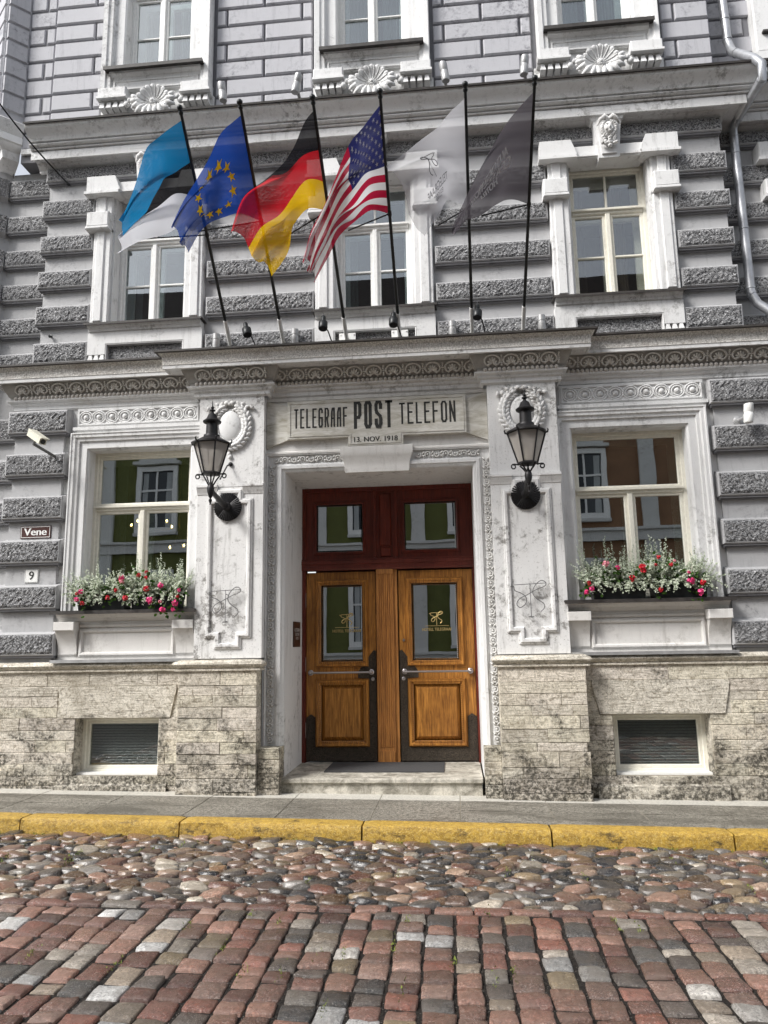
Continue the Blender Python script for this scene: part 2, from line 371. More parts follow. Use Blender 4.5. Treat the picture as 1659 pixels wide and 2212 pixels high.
# openings (x0,x1,z0,z1)
GW=[(-4.38,-3.10,2.06,3.97),(1.38,2.66,2.06,3.97)]
BW=[(-4.34,-3.36,.19,.82),(1.62,2.62,.19,.82)]
C2=[-3.715,-.855,2.005]; F2=[(c-.47,c+.47,5.56,7.34) for c in C2]
FT=[(c-.46,c+.46,9.15,11.2) for c in (-3.72,-.84,2.005)]
DOOR=(-1.95,.25,-.4,3.60)
def wallcells(mb,X0,X1,Z0,Z1,ops,y0,y1,mi=0):
    zs=sorted({Z0,Z1,*[z for o in ops for z in (o[2],o[3]) if Z0<z<Z1]})
    for a,b in zip(zs,zs[1:]):
        x=X0
        for o in sorted(o for o in ops if o[2]<b-1e-6 and o[3]>a+1e-6 and o[0]<X1 and o[1]>X0):
            if o[0]>x: mb.box(x,o[0],y0,y1,a,b,mi)
            x=o[1]
        if x<X1: mb.box(x,X1,y0,y1,a,b,mi)
m=MB(); wallcells(m,-5.33,3.4,PZ,5.0,GW+[DOOR],0,.5); wallcells(m,3.4,6.2,PZ,5.0,[],.0,.5)
m.build('ground_floor_wall',WHITE,B)
m=MB(); wallcells(m,-5.13,3.36,5.0,8.0,F2,0,.5); m.box(3.36,6.2,.32,.8,5.0,8.0); m.box(-6.6,-5.13,.28,.8,1.0,8.0)
m.build('first_floor_wall',GREY,B)
m=MB(); wallcells(m,-5.60,3.40,8.0,11.4,FT,.045,.5); m.box(3.40,6.2,.38,.8,8.0,11.4)
m.build('top_floor_wall',plaster('dark_joint_plaster',(.20,.20,.215),(.10,.10,.11)),B)
# ---- smooth rusticated blocks of the top floor
FM=[MB() for _ in range(5)]; J=.016; zz=8.17; c=0
def hit(x,z0,z1,segs): return any(a<x<b for a,b in segs)
while zz<11.3:
    z0,z1=zz+J,zz+.266-J
    segs=[(-5.59,-4.49),(-2.94,-1.62),(-.06,1.21),(2.80,3.40)]
    for i,(a,b) in enumerate(segs):
        if i in(1,2): cuts=[(a+b)/2] if c%2 else [a+.15,b-.15]
        elif i==0: cuts=[a+.24,a+.375,b-.14] if c%2==0 else [a+.375]
        else: cuts=[a+.17] if c%2==0 else []
        xs=[a]+cuts+[b]
        for p,q in zip(xs,xs[1:]):
            FM[i].box(p+J*(p!=a or i>0),q-J*(abs(q-a-.375)>.01),0 if not(i==0 and q<=a+.376) else .022,.05,z0,z1,ch=.014)
    for p,q in ((3.46,3.72),(3.75,4.05)) if c%2 else ((3.46,3.95),):
        FM[4].box(p+J,q-J,.345,.385,z0,z1,ch=.014)
    zz+=.266; c+=1
for m in FM: m.build('smooth_block_facing',LILAC,B)
# ---- rough block maker
def rough_panel(mb,x0,x1,z0,z1,y,amp=.014,cell=.024,mi=1):
    nx=max(2,int((x1-x0)/cell)); nz=max(2,int((z1-z0)/cell)); vs=[]
    for j in range(nz+1):
        for i in range(nx+1):
            e=0 if i in(0,nx) or j in(0,nz) else 1
            vs.append((x0+(x1-x0)*i/nx+e*random.uniform(-.006,.006),y-e*(.006+random.random()*amp),z0+(z1-z0)*j/nz+e*random.uniform(-.006,.006)))
    mb.add(vs,[(j*(nx+1)+i,j*(nx+1)+i+1,(j+1)*(nx+1)+i+1,(j+1)*(nx+1)+i) for j in range(nz) for i in range(nx)],mi)
def block(mb,x0,x1,z0,z1,y0=-.10,y1=0.,lo=.045,border=.02):
    # sloped ledge under the block, smooth arris border, rough centre
    mb.box(x0,x1,y0,y1,z0,z1,0,ch=.012)
    rough_panel(mb,x0+border,x1-border,z0+border,z1-border,y0-.002)
    p=[(y0+.035,z1),(y1,z1+.035),(y1,z1)]
    mb.add([(x0+.01,a,b) for a,b in p]+[(x1-.01,a,b) for a,b in p],[(0,1,2),(5,4,3),(0,3,4,1),(1,4,5,2),(2,5,3,0)],0)
    mb.box(x0+.012,x1-.012,y0+.022,y1,z0-.022,z0,2); mb.box(x0+.016,x1-.016,y0+.045,y1,z0-.034,z0-.022,2)  # under-fillets coloured dark, painting in the shade and grime below the block
ZG=[(4.19,4.47),(3.66,3.93),(3.13,3.40),(2.60,2.87),(2.06,2.33),(1.52,1.78)]
Z2=[(7.09,7.33),(6.60,6.83),(6.11,6.34),(5.62,5.86),(5.10,5.37)]
m=MB()
for z0,z1 in ZG:
    block(m,-5.39,-4.63,z0,z1,-.14)
m.box(-5.33,-4.70,-.06,.0,PZ,4.5)
m.build('corner_quoins',[GREY,ROUGH,SOOT_SHADE],B)
m=MB(); m.box(2.97,6.2,-.04,0.,PZ,4.5)
for z0,z1 in ZG: block(m,2.92,3.75,z0,z1,-.12); block(m,3.75,4.6,z0,z1,-.12); 
m.build('right_rusticated_wall',[GREY,ROUGH,SOOT_SHADE],B)
m=MB()
for z0,z1 in ZG: block(m,-7.,-5.5,z0+.02,z1+.02,.2,.28)
for z0,z1 in Z2+[(7.60,7.86)]: block(m,-5.84,-5.2,z0,z1,.2,.28)
m.build('recessed_rusticated_wall',[GREY,ROUGH,SOOT_SHADE],B)
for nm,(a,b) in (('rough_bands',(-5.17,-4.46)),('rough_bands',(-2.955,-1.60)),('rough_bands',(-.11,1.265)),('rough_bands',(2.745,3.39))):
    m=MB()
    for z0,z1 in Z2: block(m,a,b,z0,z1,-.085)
    m.build(nm,[GREY,ROUGH,SOOT_SHADE],B)
m=MB(); block(m,-5.15,3.38,7.61,7.80,-.075); m.build('rough_frieze_band',[GREY,ROUGH,SOOT_SHADE],B)
m=MB()
for z0,z1 in Z2+[(7.61,7.80)]: block(m,3.40,6.,z0,z1,.24,.32)
m.build('side_bay_bands',[GREY,ROUGH,SOOT_SHADE],B)
# ---- upper cornice
UC=[(0,7.77),(.03,7.775),(.035,7.80),(.05,7.81),(.09,7.845),(.10,7.86),(.215,7.86),(.225,7.81),(.25,7.81),(.25,7.92),(.235,7.922),(.235,7.935),(.27,7.937),(.275,7.95),(.255,7.955),(.255,7.965),(.29,7.967),(.308,7.975),(.315,7.988),(.308,8.0),(.285,8.004),(.285,8.014),(.325,8.018),(.332,8.04),(.35,8.07),(.385,8.105),(.42,8.13),(.44,8.152),(.445,8.18),(0,8.2)]
def lift(prof,dz): return [(a,b+dz) for a,b in prof]
m=MB(); m.mould([(-5.27,0.),(3.37,0.),(3.37,.33),(6.3,.33)],UC)
m.build('upper_cornice',WHITE,B,smooth=40)
zt=8.183; m=MB(); m.mould([(-5.27,0.),(3.37,0.),(3.37,.33),(6.3,.33)],[(0,zt+.003),(.455,zt+.003),(.47,zt-.012),(.475,zt+.012),(0,zt+.05)])
m.build('cornice_flashing',ZINC,B)
# ---- lower cornice
PX=[(-2.95,-2.17),(.44,1.21)]
WP=[(-5.36,.45),(-5.36,-.0),(-3.09,-.0),(-3.09,-.19),(1.35,-.19),(1.35,0.),(6.3,0.)]
WP2=[(-5.36,.45),(-5.36,-.0),(-2.99,-.0),(-2.99,-.19),(-2.13,-.19),(-2.13,-.06),(.40,-.06),(.40,-.19),(1.25,-.19),(1.25,0.),(6.3,0.)]
m=MB(); m.mould(WP2,[(0,4.50),(.03,4.52),(.03,4.56),(.055,4.575),(.06,4.60),(.095,4.615),(.10,4.635),(0,4.636)]); m.build('bed_moulding',WHITE,B,smooth=40)
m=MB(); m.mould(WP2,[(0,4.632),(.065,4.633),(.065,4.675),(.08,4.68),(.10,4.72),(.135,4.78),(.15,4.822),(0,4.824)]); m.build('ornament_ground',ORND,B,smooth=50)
m=MB(); m.mould(WP,[(0,4.825),(.215,4.826),(.225,4.808),(.24,4.808),(.243,4.845),(.25,4.85),(0,4.851)]); m.build('cornice_fillet',WHITE,B)
m=MB(); m.mould(WP,[(0,4.852),(.245,4.853),(.25,4.95),(.27,4.97),(.29,4.985),(0,4.99)],); m.build('stucco_fascia',STUC,B)
m=MB(); m.mould(WP,[(0,4.991),(.31,4.985),(.32,4.99),(.32,5.012),(0,5.03)]); m.build('lower_cornice_flashing',ZINC,B)
# ornament: shells in scrolls + beads, following the plan path
def along(path,step,off):
    P=[Vector(p) for p in path]
    for a,b in zip(P,P[1:]):
        d=(b-a); L=d.length
        if L<.25: continue
        n=max(1,round(L/step)); d/=L; nn=Vector((d.y,-d.x))
        for i in range(n):
            q=a+d*(L*(i+.5)/n); yield q+nn*off,d,nn,L/n
m=MB()
path=WP2[1:]
for q,d,nn,st in along(path,.24,.118):
    if q.x>4.6: continue
    o=Vector((q.x,q.y,4.752)); D=Vector((d.x,d.y,0)); U=(Vector((nn.x,nn.y,0))*.45+Vector((0,0,1))*.85).normalized(); O=D.cross(U); 
    if O.dot(Vector((nn.x,nn.y,0)))<0: O=-O
    def pt(a,b,c): return o+D*a+U*b+O*c
    # scroll ring (open at the bottom)
    pts=[pt(math.cos(t)*.088,math.sin(t)*.064+.0,.010) for t in [R_(-60+i*25) for i in range(13)]]
    m.tube(pts,[.007]+[.012]*11+[.007],6)
    m.ell(pts[0],(.013,.013,.013),6,4); m.ell(pts[-1],(.013,.013,.013),6,4)
    for k in range(7):
        t=R_(90+(k-3)*33); m.tube([pt(0,-.03,.008),pt(math.cos(t)*.036,-.035+math.sin(t)*.04,.020),pt(math.cos(t)*.056,-.035+math.sin(t)*.072,.012)],[.006,.013,.010],6)
    for b in(-.05,-.025,.025,.05): m.ell(pt(st/2,b,.010),(.013,.013,.015),6,4)
    m.tube([pt(.088,0,.008),pt(st-.088,0,.008)],.010,5)
for xx,yy in ((-3.02,-.24),(-2.09,-.24),(.37,-.24),(1.28,-.24)):   # acanthus corner leaves
    for k in range(5): m.ell((xx+random.uniform(-.015,.015),yy,4.70+.027*k),(.028,.028,.022),7,5)
m.build('shell_ornament_band',ORN,B,smooth=60)
m=MB()
for q,d,nn,st in along(path,.053,.092):
    if q.x>4.6: continue
    m.ell((q.x,q.y,4.652),(.025,.025,.025),10,7)
m.build('bead_row',plaster('bead_plaster',(.56,.53,.49),(.36,.33,.3)),B,smooth=80)
# ---- ring frieze above ground windows
for a,b in ((-4.55,-3.0),(1.27,2.88)):
    m=MB(); m.box(a,b,-.045,0.,4.255,4.50); m.rect(a+.02,b-.02,4.285,4.475,[(0,-.045),(0,-.062),(-.012,-.062),(-.018,-.05),(-.018,-.04)])
    m.box(a-.03,b+.03,-.09,0,4.215,4.254); m.box(a-.01,b+.01,-.065,0,4.175,4.214)
    n=9; st=(b-a-.07)/n
    for i in range(n):
        cx=a+.035+st*(i+.5)
        for r in(.083,.058):
            m.tube([(cx+math.cos(t)*r,-.052-.006*math.sin(t*1),4.38+math.sin(t)*r*.9) for t in [2*math.pi*k/20 for k in range(21)]],.0105,5,cap=False)
        m.ell((cx,-.055,4.38),(.032,.026,.032),10,6)
    m.build('ring_frieze',WHITE,B,smooth=50)
# ---- ground floor window surrounds, sills, aprons
def gsurround(x0,x1,z0,z1,lx,rx):
    m=MB(); prof=[(-.005,.13),(-.005,-.035),(.018,-.05),(.018,-.062),(.10,-.064),(.105,-.085),(.135,-.09),(.15,-.108),(.18,-.11),(.19,-.12),(.205,-.12),(.205,0)]
    m.sweep([(x1,z0),(x1,z1),(x0,z1),(x0,z0)][::-1],[(-a,b) for a,b in prof],lambda x,z,t:(x,t,z))
    o=m.build('window_surround',WHITE,B,smooth=30)
    return o
for (x0,x1,z0,z1) in GW: gsurround(x0,x1,z0-.03,z1,0,0)
for (a,b) in ((-4.62,-2.96),(1.20,2.92)):
    ia,ib=a+.30,b-.30
    m=MB(); m.box(a,b,-.06,0,1.46,2.0)
    m.mould([(a-.0,-.0),(b+.0,-.0)],[(.06,1.90),(.08,1.91),(.10,1.945),(.13,1.955),(.16,1.985),(.16,2.0),(.0,2.0)])
    m.mould([(a+.26,-.0),(b-.26,-.0)],[(.06,1.83),(.09,1.84),(.09,1.865),(.075,1.87),(.06,1.9)])
    m.rect(ia,ib,1.55,1.775,[(0,-.055),(0,-.075),(.012,-.085),(.03,-.088),(.035,-.075),(.045,-.075),(.045,-.06)])
    for p,q in((a,a+.25),(b-.25,b)):
        m.box(p,q,-.20,-.06,1.80,1.90,ch=.006)
        pr=[(-.06,1.50),(-.085,1.53),(-.09,1.60),(-.11,1.68),(-.15,1.75),(-.17,1.80),(-.06,1.80)]
        n=len(pr); m.add([(p+.012,*k) for k in pr]+[(q-.012,*k) for k in pr],[tuple(range(n)),tuple(range(2*n-1,n-1,-1))]+[(i,(i+1)%n,n+(i+1)%n,n+i) for i in range(n)])
    m.build('window_apron',CORN if a<0 else CORN,B,smooth=30)
    m=MB(); m.box(a-.03,b+.03,-.24,.1,2.003,2.022); m.box(a-.03,b+.03,-.245,-.238,1.985,2.024); m.build('window_sill',ZINC,B)
    m=MB(); m.box(a-.03,b+.03,-.175,0,1.452,1.468); m.box(a-.03,b+.03,-.178,-.173,1.435,1.47); m.build('apron_flashing',ZINCL,B)
# ---- windows
def window(x0,x1,z0,z1,y,zt,kind,fm,interior,curt=None,bars=True,label=None):
    m=MB(); f=.05
    # fixed frame
    m.rect(x0+f,x1-f,z0+f,z1-f,[(f,y+.09),(f,y),(.01,y),(0,y+.015),(0,y+.09)])
    if kind!='base':
        m.box(x0+f,x1-f,y-.012,y+.08,zt-.035,zt+.03,ch=.008); m.box(x0+f-.01,x1-f+.01,y-.04,y-.013,zt+.005,zt+.03)
        xm=(x0+x1)/2; m.box(xm-.03,xm+.03,y-.02,y+.08,z0+f,zt-.035,ch=.01)
    wn=m.build('window',fm,B,smooth=30)
    if label: wn['label']=label
    gl=MB(); sa=MB()
    def sash(a,b,c,d,bar_v=False,bar_h=None):
        s=.035
        sa.rect(a+s,b-s,c+s,d-s,[(s,y+.06),(s,y+.012),(.008,y+.012),(0,y+.022),(0,y+.06)])
        if bar_v: sa.box((a+b)/2-.013,(a+b)/2+.013,y+.012,y+.05,c+s,d-s,ch=.005)
        if bar_h: sa.box(a+s,b-s,y+.012,y+.05,bar_h-.012,bar_h+.012,ch=.005)
        gl.box(a+s-.005,b-s+.005,y+.036,y+.042,c+s-.005,d-s+.005)
    if kind=='base': sash(x0+f,x1-f,z0+f,z1-f)
    else:
        sash(x0+f,x1-f,zt+.03,z1-f,bar_v=bars)
        h=(z0+f+zt-.035)/2 if bars else None
        sash(x0+f,xm-.03,z0+f,zt-.035,bar_h=h); sash(xm+.03,x1-f,z0+f,zt-.035,bar_h=h)
    sa.build('sash',fm,wn,smooth=30); gl.build('pane',{'g':GLASS,'f':GLASSU,'base':GLASSB}[kind] if fm is not CREAM or kind=='g' else GLASSB,wn)
    if kind!='base':   # inner window of the double glazing
        i=MB(); yy=y+.2
        i.rect(x0+.12,x1-.12,z0+.1,z1-.12,[(.14,yy),(.0,yy),(0,yy+.05),(.14,yy+.05)])
        i.box(xm-.05,xm+.05,yy,yy+.05,z0+.1,zt); i.box(x0+.12,x1-.12,yy+.001,yy+.049,zt-.03,zt+.05)
        i.build('inner_frame',fm,wn)
    r=MB(); d=1.9; a,b,c,e=x0-.02,x1+.02,z0-.02,z1+.02
    ax,bx,cz,ez=a-.5,b+.5,c-.3,e+.35
    yb=.5
    r.add([(ax,yb,cz),(bx,yb,cz),(bx,yb+d,cz),(ax,yb+d,cz),(ax,yb,ez),(bx,yb,ez),(bx,yb+d,ez),(ax,yb+d,ez)],[(0,1,2,3),(4,5,6,7),(1,2,6,5),(2,3,7,6),(3,0,4,7)])
    r.add([(ax,yb,cz),(a,yb,cz),(a,yb,ez),(ax,yb,ez),(b,yb,cz),(bx,yb,cz),(bx,yb,ez),(b,yb,ez),(a,yb,e),(b,yb,e),(a,yb,c),(b,yb,c)],[(0,1,2,3),(4,5,6,7),(8,9,7,2),(1,4,11,10)])
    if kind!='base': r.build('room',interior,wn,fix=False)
    if curt:
        q=MB()
        for (ca,cb) in curt[1]:
            n=24; pts=[(ca+(cb-ca)*k/n,y+.36+.025*math.sin(k*1.9)) for k in range(n+1)]
            q.add([(px,py,z0+.03) for px,py in pts]+[(px,py,z1-.05) for px,py in pts],[(k,k+1,n+2+k,n+1+k) for k in range(n)])
        q.build('curtain',curt[0],wn,smooth=80,fix=False)
    return wn
window(*GW[0],.12,3.27,'g',CREAM,ROOM,(CURT,[(-4.25,-4.12)]),bars=False)
window(*GW[1],.12,3.27,'g',CREAM,ROOM,None,bars=False)
for i,(x0,x1,z0,z1) in enumerate(F2):
    cu=[(CURT,[(x0+.08,x0+.16),(x1-.16,x1-.08)]),(CURT,[(x0+.08,x0+.2)]),(CURTB,[(x0+.12,x0+.25),(x1-.42,x1-.18)])][i]
    window(x0,x1,z0,z1,.12,6.76,'f',WFRAME if i<2 else CREAM,ROOM if i<2 else ROOMW,cu)
for i,(x0,x1,z0,z1) in enumerate(FT):
    window(x0,x1,z0,z1,.12,10.45,'f',WFRAME,ROOM,(CURT,[(x0+.05,x0+.36),(x1-.36,x1-.05)]))
for (x0,x1,z0,z1) in BW:
    wn=window(x0,x1,z0,z1,.08,0,'base',CREAM,ROOM)
    q=MB(); n=int((z1-z0-.14)/.030)
    for k in range(n):
        zb=z0+.07+.030*k; q.add([(x0+.07,.150,zb+.024),(x1-.07,.150,zb+.024),(x1-.07,.130,zb),(x0+.07,.130,zb)],[(0,1,2,3)])
    q.build('blind',simple('blind_slats',(.30,.315,.31),.5),wn,fix=False)
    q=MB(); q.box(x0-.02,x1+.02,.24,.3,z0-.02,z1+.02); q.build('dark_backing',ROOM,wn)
    q=MB(); q.box(x0+.0,x1-.0,-.03,.08,z0-.004,z0+.022); q.build('sill_flashing',WFRAME,wn)
# ---- first floor surrounds
def fsurround(c):
    m=MB()
    for s in(-1,1):
        a,b=sorted((c+s*.49,c+s*.72))
        m.box(a,b,-.11,0,5.57,7.33,ch=.012); a2,b2=sorted((c+s*.464,c+s*.515)); m.box(a2,b2,-.06,.11,5.57,7.33)
        a3,b3=sorted((c+s*.565,c+s*.675)); m.box(a3,b3,-.13,-.1,5.60,7.30,ch=.01)
        a,b=sorted((c+s*.49,c+s*.80)); m.box(a+.01,b-.01,-.19,0,6.86,7.06,ch=.012); m.box(a,b,-.20,0,6.82,6.86,ch=.01); m.box(a+.02,b-.02,-.15,-.0,7.06,7.075)
        P=[(c+s*.81,7.33),(c+s*.40,7.33),(c+s*.37,7.36),(c+s*.44,7.55),(c+s*.81,7.55)]
        if s<0: P=P[::-1]
        m.prism(P,-.19,0); Q=[(c+s*.83,7.30),(c+s*.37,7.30),(c+s*.39,7.335),(c+s*.83,7.335)]
        m.prism(Q if s>0 else Q[::-1],-.215,0)
    m.box(c-.42,c+.42,-.14,.11,7.32,7.48); m.box(c-.40,c+.40,-.16,-.139,7.335,7.365)
    m.build('window_surround',WHITE,B,smooth=30)
    m=MB()
    P=[(c-.12,7.27),(c+.12,7.27),(c+.165,7.78),(c-.165,7.78)]; m.prism(P,-.2,0); P=[(c-.085,7.31),(c+.085,7.31),(c+.125,7.76),(c-.125,7.76)]; m.prism(P,-.225,-.2)
    m.mould([(c-.165,0),(c-.165,-.19),(c+.165,-.19),(c+.165,0)],[(0,7.76),(.02,7.765),(.03,7.79),(.055,7.84),(.065,7.86),(.065,7.875),(0,7.88)])
    ks=m.build('keystone',WHITE,B,smooth=30)
    # carved female head with winged cap
    h=MB(); y=-.27; z=7.60
    h.ell((c,y,z),(.062,.06,.085),14,12); h.ell((c,y-.055,z-.01),(.011,.018,.024),8,6); h.ell((c,y-.05,z-.066),(.02,.016,.014),8,6)
    for s in(-1,1):
        h.ell((c+s*.024,y-.050,z+.016),(.013,.008,.007),8,5); h.ell((c+s*.024,y-.050,z+.032),(.018,.012,.006),8,5)
        h.ell((c+s*.03,y-.038,z-.03),(.018,.016,.02),8,6)
        for k in range(9):
            t=R_(20+k*17); h.ell((c+s*math.sin(t)*.078,y+.0,z+math.cos(t)*.098),(.025,.035,.026),8,6)
        for k in range(4): h.ell((c+s*(.07-.012*k),y+.01,z-.10-.03*k),(.022,.03,.022),8,6)
        h.tube([(c,y+.0,z+.115),(c+s*.05,y-.03,z+.14),(c+s*.10,y-.02,z+.105),(c+s*.13,y,z+.05)],[.03,.034,.026,.006],8)
        for k in range(3): h.ell((c+s*(.02+.03*k),y-.0,z-.185-.012*(k%2)),(.02,.028,.018),8,6)
    h.ell((c-.0,y-.012,z-.052),(.024,.045,.008),10,5); h.ell((c,y,z-.225),(.03,.03,.02),8,6)
    for k in range(3): h.ell((c,y-.02+.01*k,z-.135-.026*k),(.026-.003*k,.03,.018),8,6)
    h.build('carved_head',WHITE2,ks,smooth=70)
    # sill and apron
    m=MB(); m.mould([(c-.72,0),(c+.72,0)],[(0,5.45),(.10,5.45),(.10,5.465),(.12,5.47),(.13,5.50),(.155,5.515),(.17,5.54),(0,5.54)])
    P=[(c-.73,5.17),(c-.50,5.17),(c-.50,5.31),(c+.50,5.31),(c+.50,5.17),(c+.73,5.17),(c+.73,5.45),(c-.73,5.45)]; m.prism(P,-.105,0)
    for s in(-1,1):
        for k in range(3):
            x=c+s*(.535+.075*k)+(-.0); m.add([(x-.018,-.10,5.17),(x+.018,-.10,5.17),(x+.03,-.115,5.10),(x-.03,-.115,5.10),(x-.018,0,5.17),(x+.018,0,5.17),(x+.03,0,5.10),(x-.03,0,5.10)],[(0,1,2,3),(4,7,6,5),(0,3,7,4),(1,5,6,2),(3,2,6,7)])
    rough_panel(m,c-.5,c+.5,5.03,5.30,-.03); m.rect(c-.495,c+.495,4.95,5.305,[(0,-.105),(-.012,-.10),(-.012,-.03)])
    m.build('window_apron',[WHITE,ROUGH],B,smooth=30)
    m=MB(); m.box(c-.75,c+.75,-.19,.1,5.543,5.556); m.box(c-.75,c+.75,-.193,-.188,5.53,5.557); m.build('window_sill',ZINC,B)
for c in C2: fsurround(c)
# right neighbour bay surrounds (partly seen)
m=MB(); m.box(4.00,4.22,.2,.33,5.57,7.33,ch=.012); m.box(3.86,4.3,.12,.33,7.33,7.55,ch=.012); m.box(3.84,4.3,.1,.33,7.30,7.335); m.box(3.90,4.22,.13,.33,6.83,7.06,ch=.012); m.box(3.88,4.24,.12,.33,6.82,6.86)
m.box(4.02,5.6,.22,.385,8.87,11.3,ch=.02); m.box(4.0,5.6,.2,.385,8.72,8.86); 
for k in range(4): m.box(4.05+.1*k,4.12+.1*k,.22,.385,8.58,8.69,ch=.01)
m.build('side_bay_surround',WHITE,B); m=MB(); m.box(4.1,5.5,.17,.24,9.115,9.14); m.build('window_sill',ZINC,B)
# ---- top floor surrounds
def shell(c,z,y,par):
    m=MB()
    NT,NR=88,8; vs=[]; fs=[]
    for j in range(NT+1):
        t=R_(-28+236*j/NT); rid=abs(math.sin(11*math.pi*j/NT)); 
        for q in range(NR+1):
            rho=q/NR; R0=(.205+.018*rid)*rho; yy=y-.03-.085*rho**2.2-.022*rid*rho**.8+(.03 if q==NR else 0)
            vs.append((c+R0*math.cos(t)*1.04,yy,z+.03+R0*math.sin(t)))
    fs=[(j*(NR+1)+q,j*(NR+1)+q+1,(j+1)*(NR+1)+q+1,(j+1)*(NR+1)+q) for j in range(NT) for q in range(NR)]
    m.add(vs,fs)
    for k in range(12):
        t=R_(-28+236*k/11); m.tube([(c+.03*math.cos(t),y-.045,z+.03+.03*math.sin(t)),(c+.12*math.cos(t),y-.065,z+.03+.12*math.sin(t)),(c+.205*math.cos(t),y-.11,z+.03+.205*math.sin(t))],[.006,.008,.010],5)
    for k in range(9):
        t=R_(k*40); m.ell((c+.03*math.cos(t),y-.08,z+.02+.03*math.sin(t)),(.016,.02,.016),7,5)
    m.ell((c,y-.09,z+.02),(.022,.025,.022),8,6)
    for s in(-1,1):
        for k,(dx,dz,L,a) in enumerate([(.05,-.06,.17,-95),(.10,-.05,.17,-70),(.16,-.03,.15,-48),(.21,.0,.13,-25),(.25,.04,.11,0),(.27,.07,.09,35)]):
            an=R_(a); D=Vector((s*math.cos(an),0,math.sin(an))); p=Vector((c+s*dx*.8,y-.05,z+dz))
            sd=Vector((-D.z,0,D.x))
            m.tube([p-D*.04,p+D*L*.35+Vector((0,-.035,0)),p+D*L*.75+Vector((0,-.03,0)),p+D*L+Vector((0,.0,0))+sd*.02*s],[.02,.036,.028,.010],7)
            m.ell(p+D*L*.8+sd*.025+Vector((0,-.01,0)),(.022,.02,.022),7,5); m.ell(p+D*L*.6-sd*.03+Vector((0,-.005,0)),(.02,.02,.02),7,5)
        m.ell((c+s*.365,y-.04,z+.03),(.045,.04,.045),9,6); m.ell((c+s*.325,y-.06,z+.07),(.03,.03,.035),8,6); m.ell((c+s*.39,y-.03,z+.085),(.028,.03,.03),8,6)
    for k in range(5): m.ell((c+(k-2)*.03,y-.06,z-.10-.035*(2-abs(k-2))),(.022,.03,.05),8,6)
    m.build('shell_relief',WHITE,par,smooth=60)
def tsurround(c):
    m=MB(); o=.745
    prof=[(-.005,.13),(-.005,-.03),(.015,-.045),(.13,-.05),(.15,-.07),(.155,-.10),(.20,-.105),(.215,-.125),(.275,-.13),(.285,-.11),(.285,.03)]
    m.sweep([(c+.46,8.87),(c+.46,11.4)],[(a,b) for a,b in prof],lambda x,z,t:(x,t,z)); m.sweep([(c-.46,8.87),(c-.46,11.4)],[(-a,b) for a,b in prof],lambda x,z,t:(x,t,z))
    m.box(c-.62,c+.62,-.06,.05,8.87,9.11); m.mould([(c-.62,-.05),(c+.62,-.05)],[(0,9.0),(.02,9.02),(.03,9.06),(.07,9.09),(.08,9.115),(0,9.115)])
    m.rect(c-.56,c+.56,8.9,9.0,[(0,-.06),(0,-.075),(.02,-.075),(.02,-.06)])
    for s in(-1,1):
        a,b=sorted((c+s*.37,c+s*.755)); m.box(a,b,-.15,.03,8.72,8.87,ch=.012); m.box(a-.01,b+.01,-.165,.03,8.705,8.735)
        for k in range(4):
            x=c+s*(.43+.09*k); m.add([(x-.02,-.10,8.69),(x+.02,-.10,8.69),(x+.034,-.13,8.585),(x-.034,-.13,8.585),(x-.02,.03,8.69),(x+.02,.03,8.69),(x+.034,.03,8.585),(x-.034,.03,8.585)],[(0,1,2,3),(4,7,6,5),(0,3,7,4),(1,5,6,2),(3,2,6,7)])
        m.box(min(c+s*.36,c+s*.76),max(c+s*.36,c+s*.76),-.09,.03,8.69,8.705)
    m.box(c-.37,c+.37,-.02,.03,8.3,8.87)
    su=m.build('window_surround',WHITE,B,smooth=30)
    shell(c,8.60,-.06,su)
    m=MB(); m.box(c-.67,c+.67,-.19,.12,9.118,9.14); m.box(c-.67,c+.67,-.20,-.187,9.095,9.142); m.build('window_sill',ZINC,B)
for c in (-3.72,-.84,2.005): tsurround(c)
m=MB()
for a,b in ((-4.49,-2.94),(-1.62,-.06),(1.21,2.80)): m.box(a,b,.0,.03,8.15,8.72)
m.box(-5.58,3.4,.0,.03,8.10,8.175); m.build('wall_base_course',WHITE,B)
# ---- oriel at the left edge
m=MB(); P0=(-5.59,.03); P1=(-5.80,-.18); P2=(-6.6,.52)
zz=8.64; 
m.prism([(0,0),(0,1),(1,1)],0,.001)if 0 else None
def vwall(mb,a,b,z0,z1,mi=0,off=0):
    d=Vector((b[0]-a[0],b[1]-a[1])).normalized(); n=Vector((d.y,-d.x))*off
    mb.add([(a[0]+n.x,a[1]+n.y,z0),(b[0]+n.x,b[1]+n.y,z0),(b[0]+n.x,b[1]+n.y,z1),(a[0]+n.x,a[1]+n.y,z1),(a[0],a[1]+.5,z0),(b[0],b[1]+.5,z0),(b[0],b[1]+.5,z1),(a[0],a[1]+.5,z1)],[(0,1,2,3),(7,6,5,4),(0,4,5,1),(2,6,7,3),(0,3,7,4),(1,5,6,2)],mi)
vwall(m,P1,P0,8.5,11.4); vwall(m,P2,P1,8.5,11.4)
k=0; z=8.66
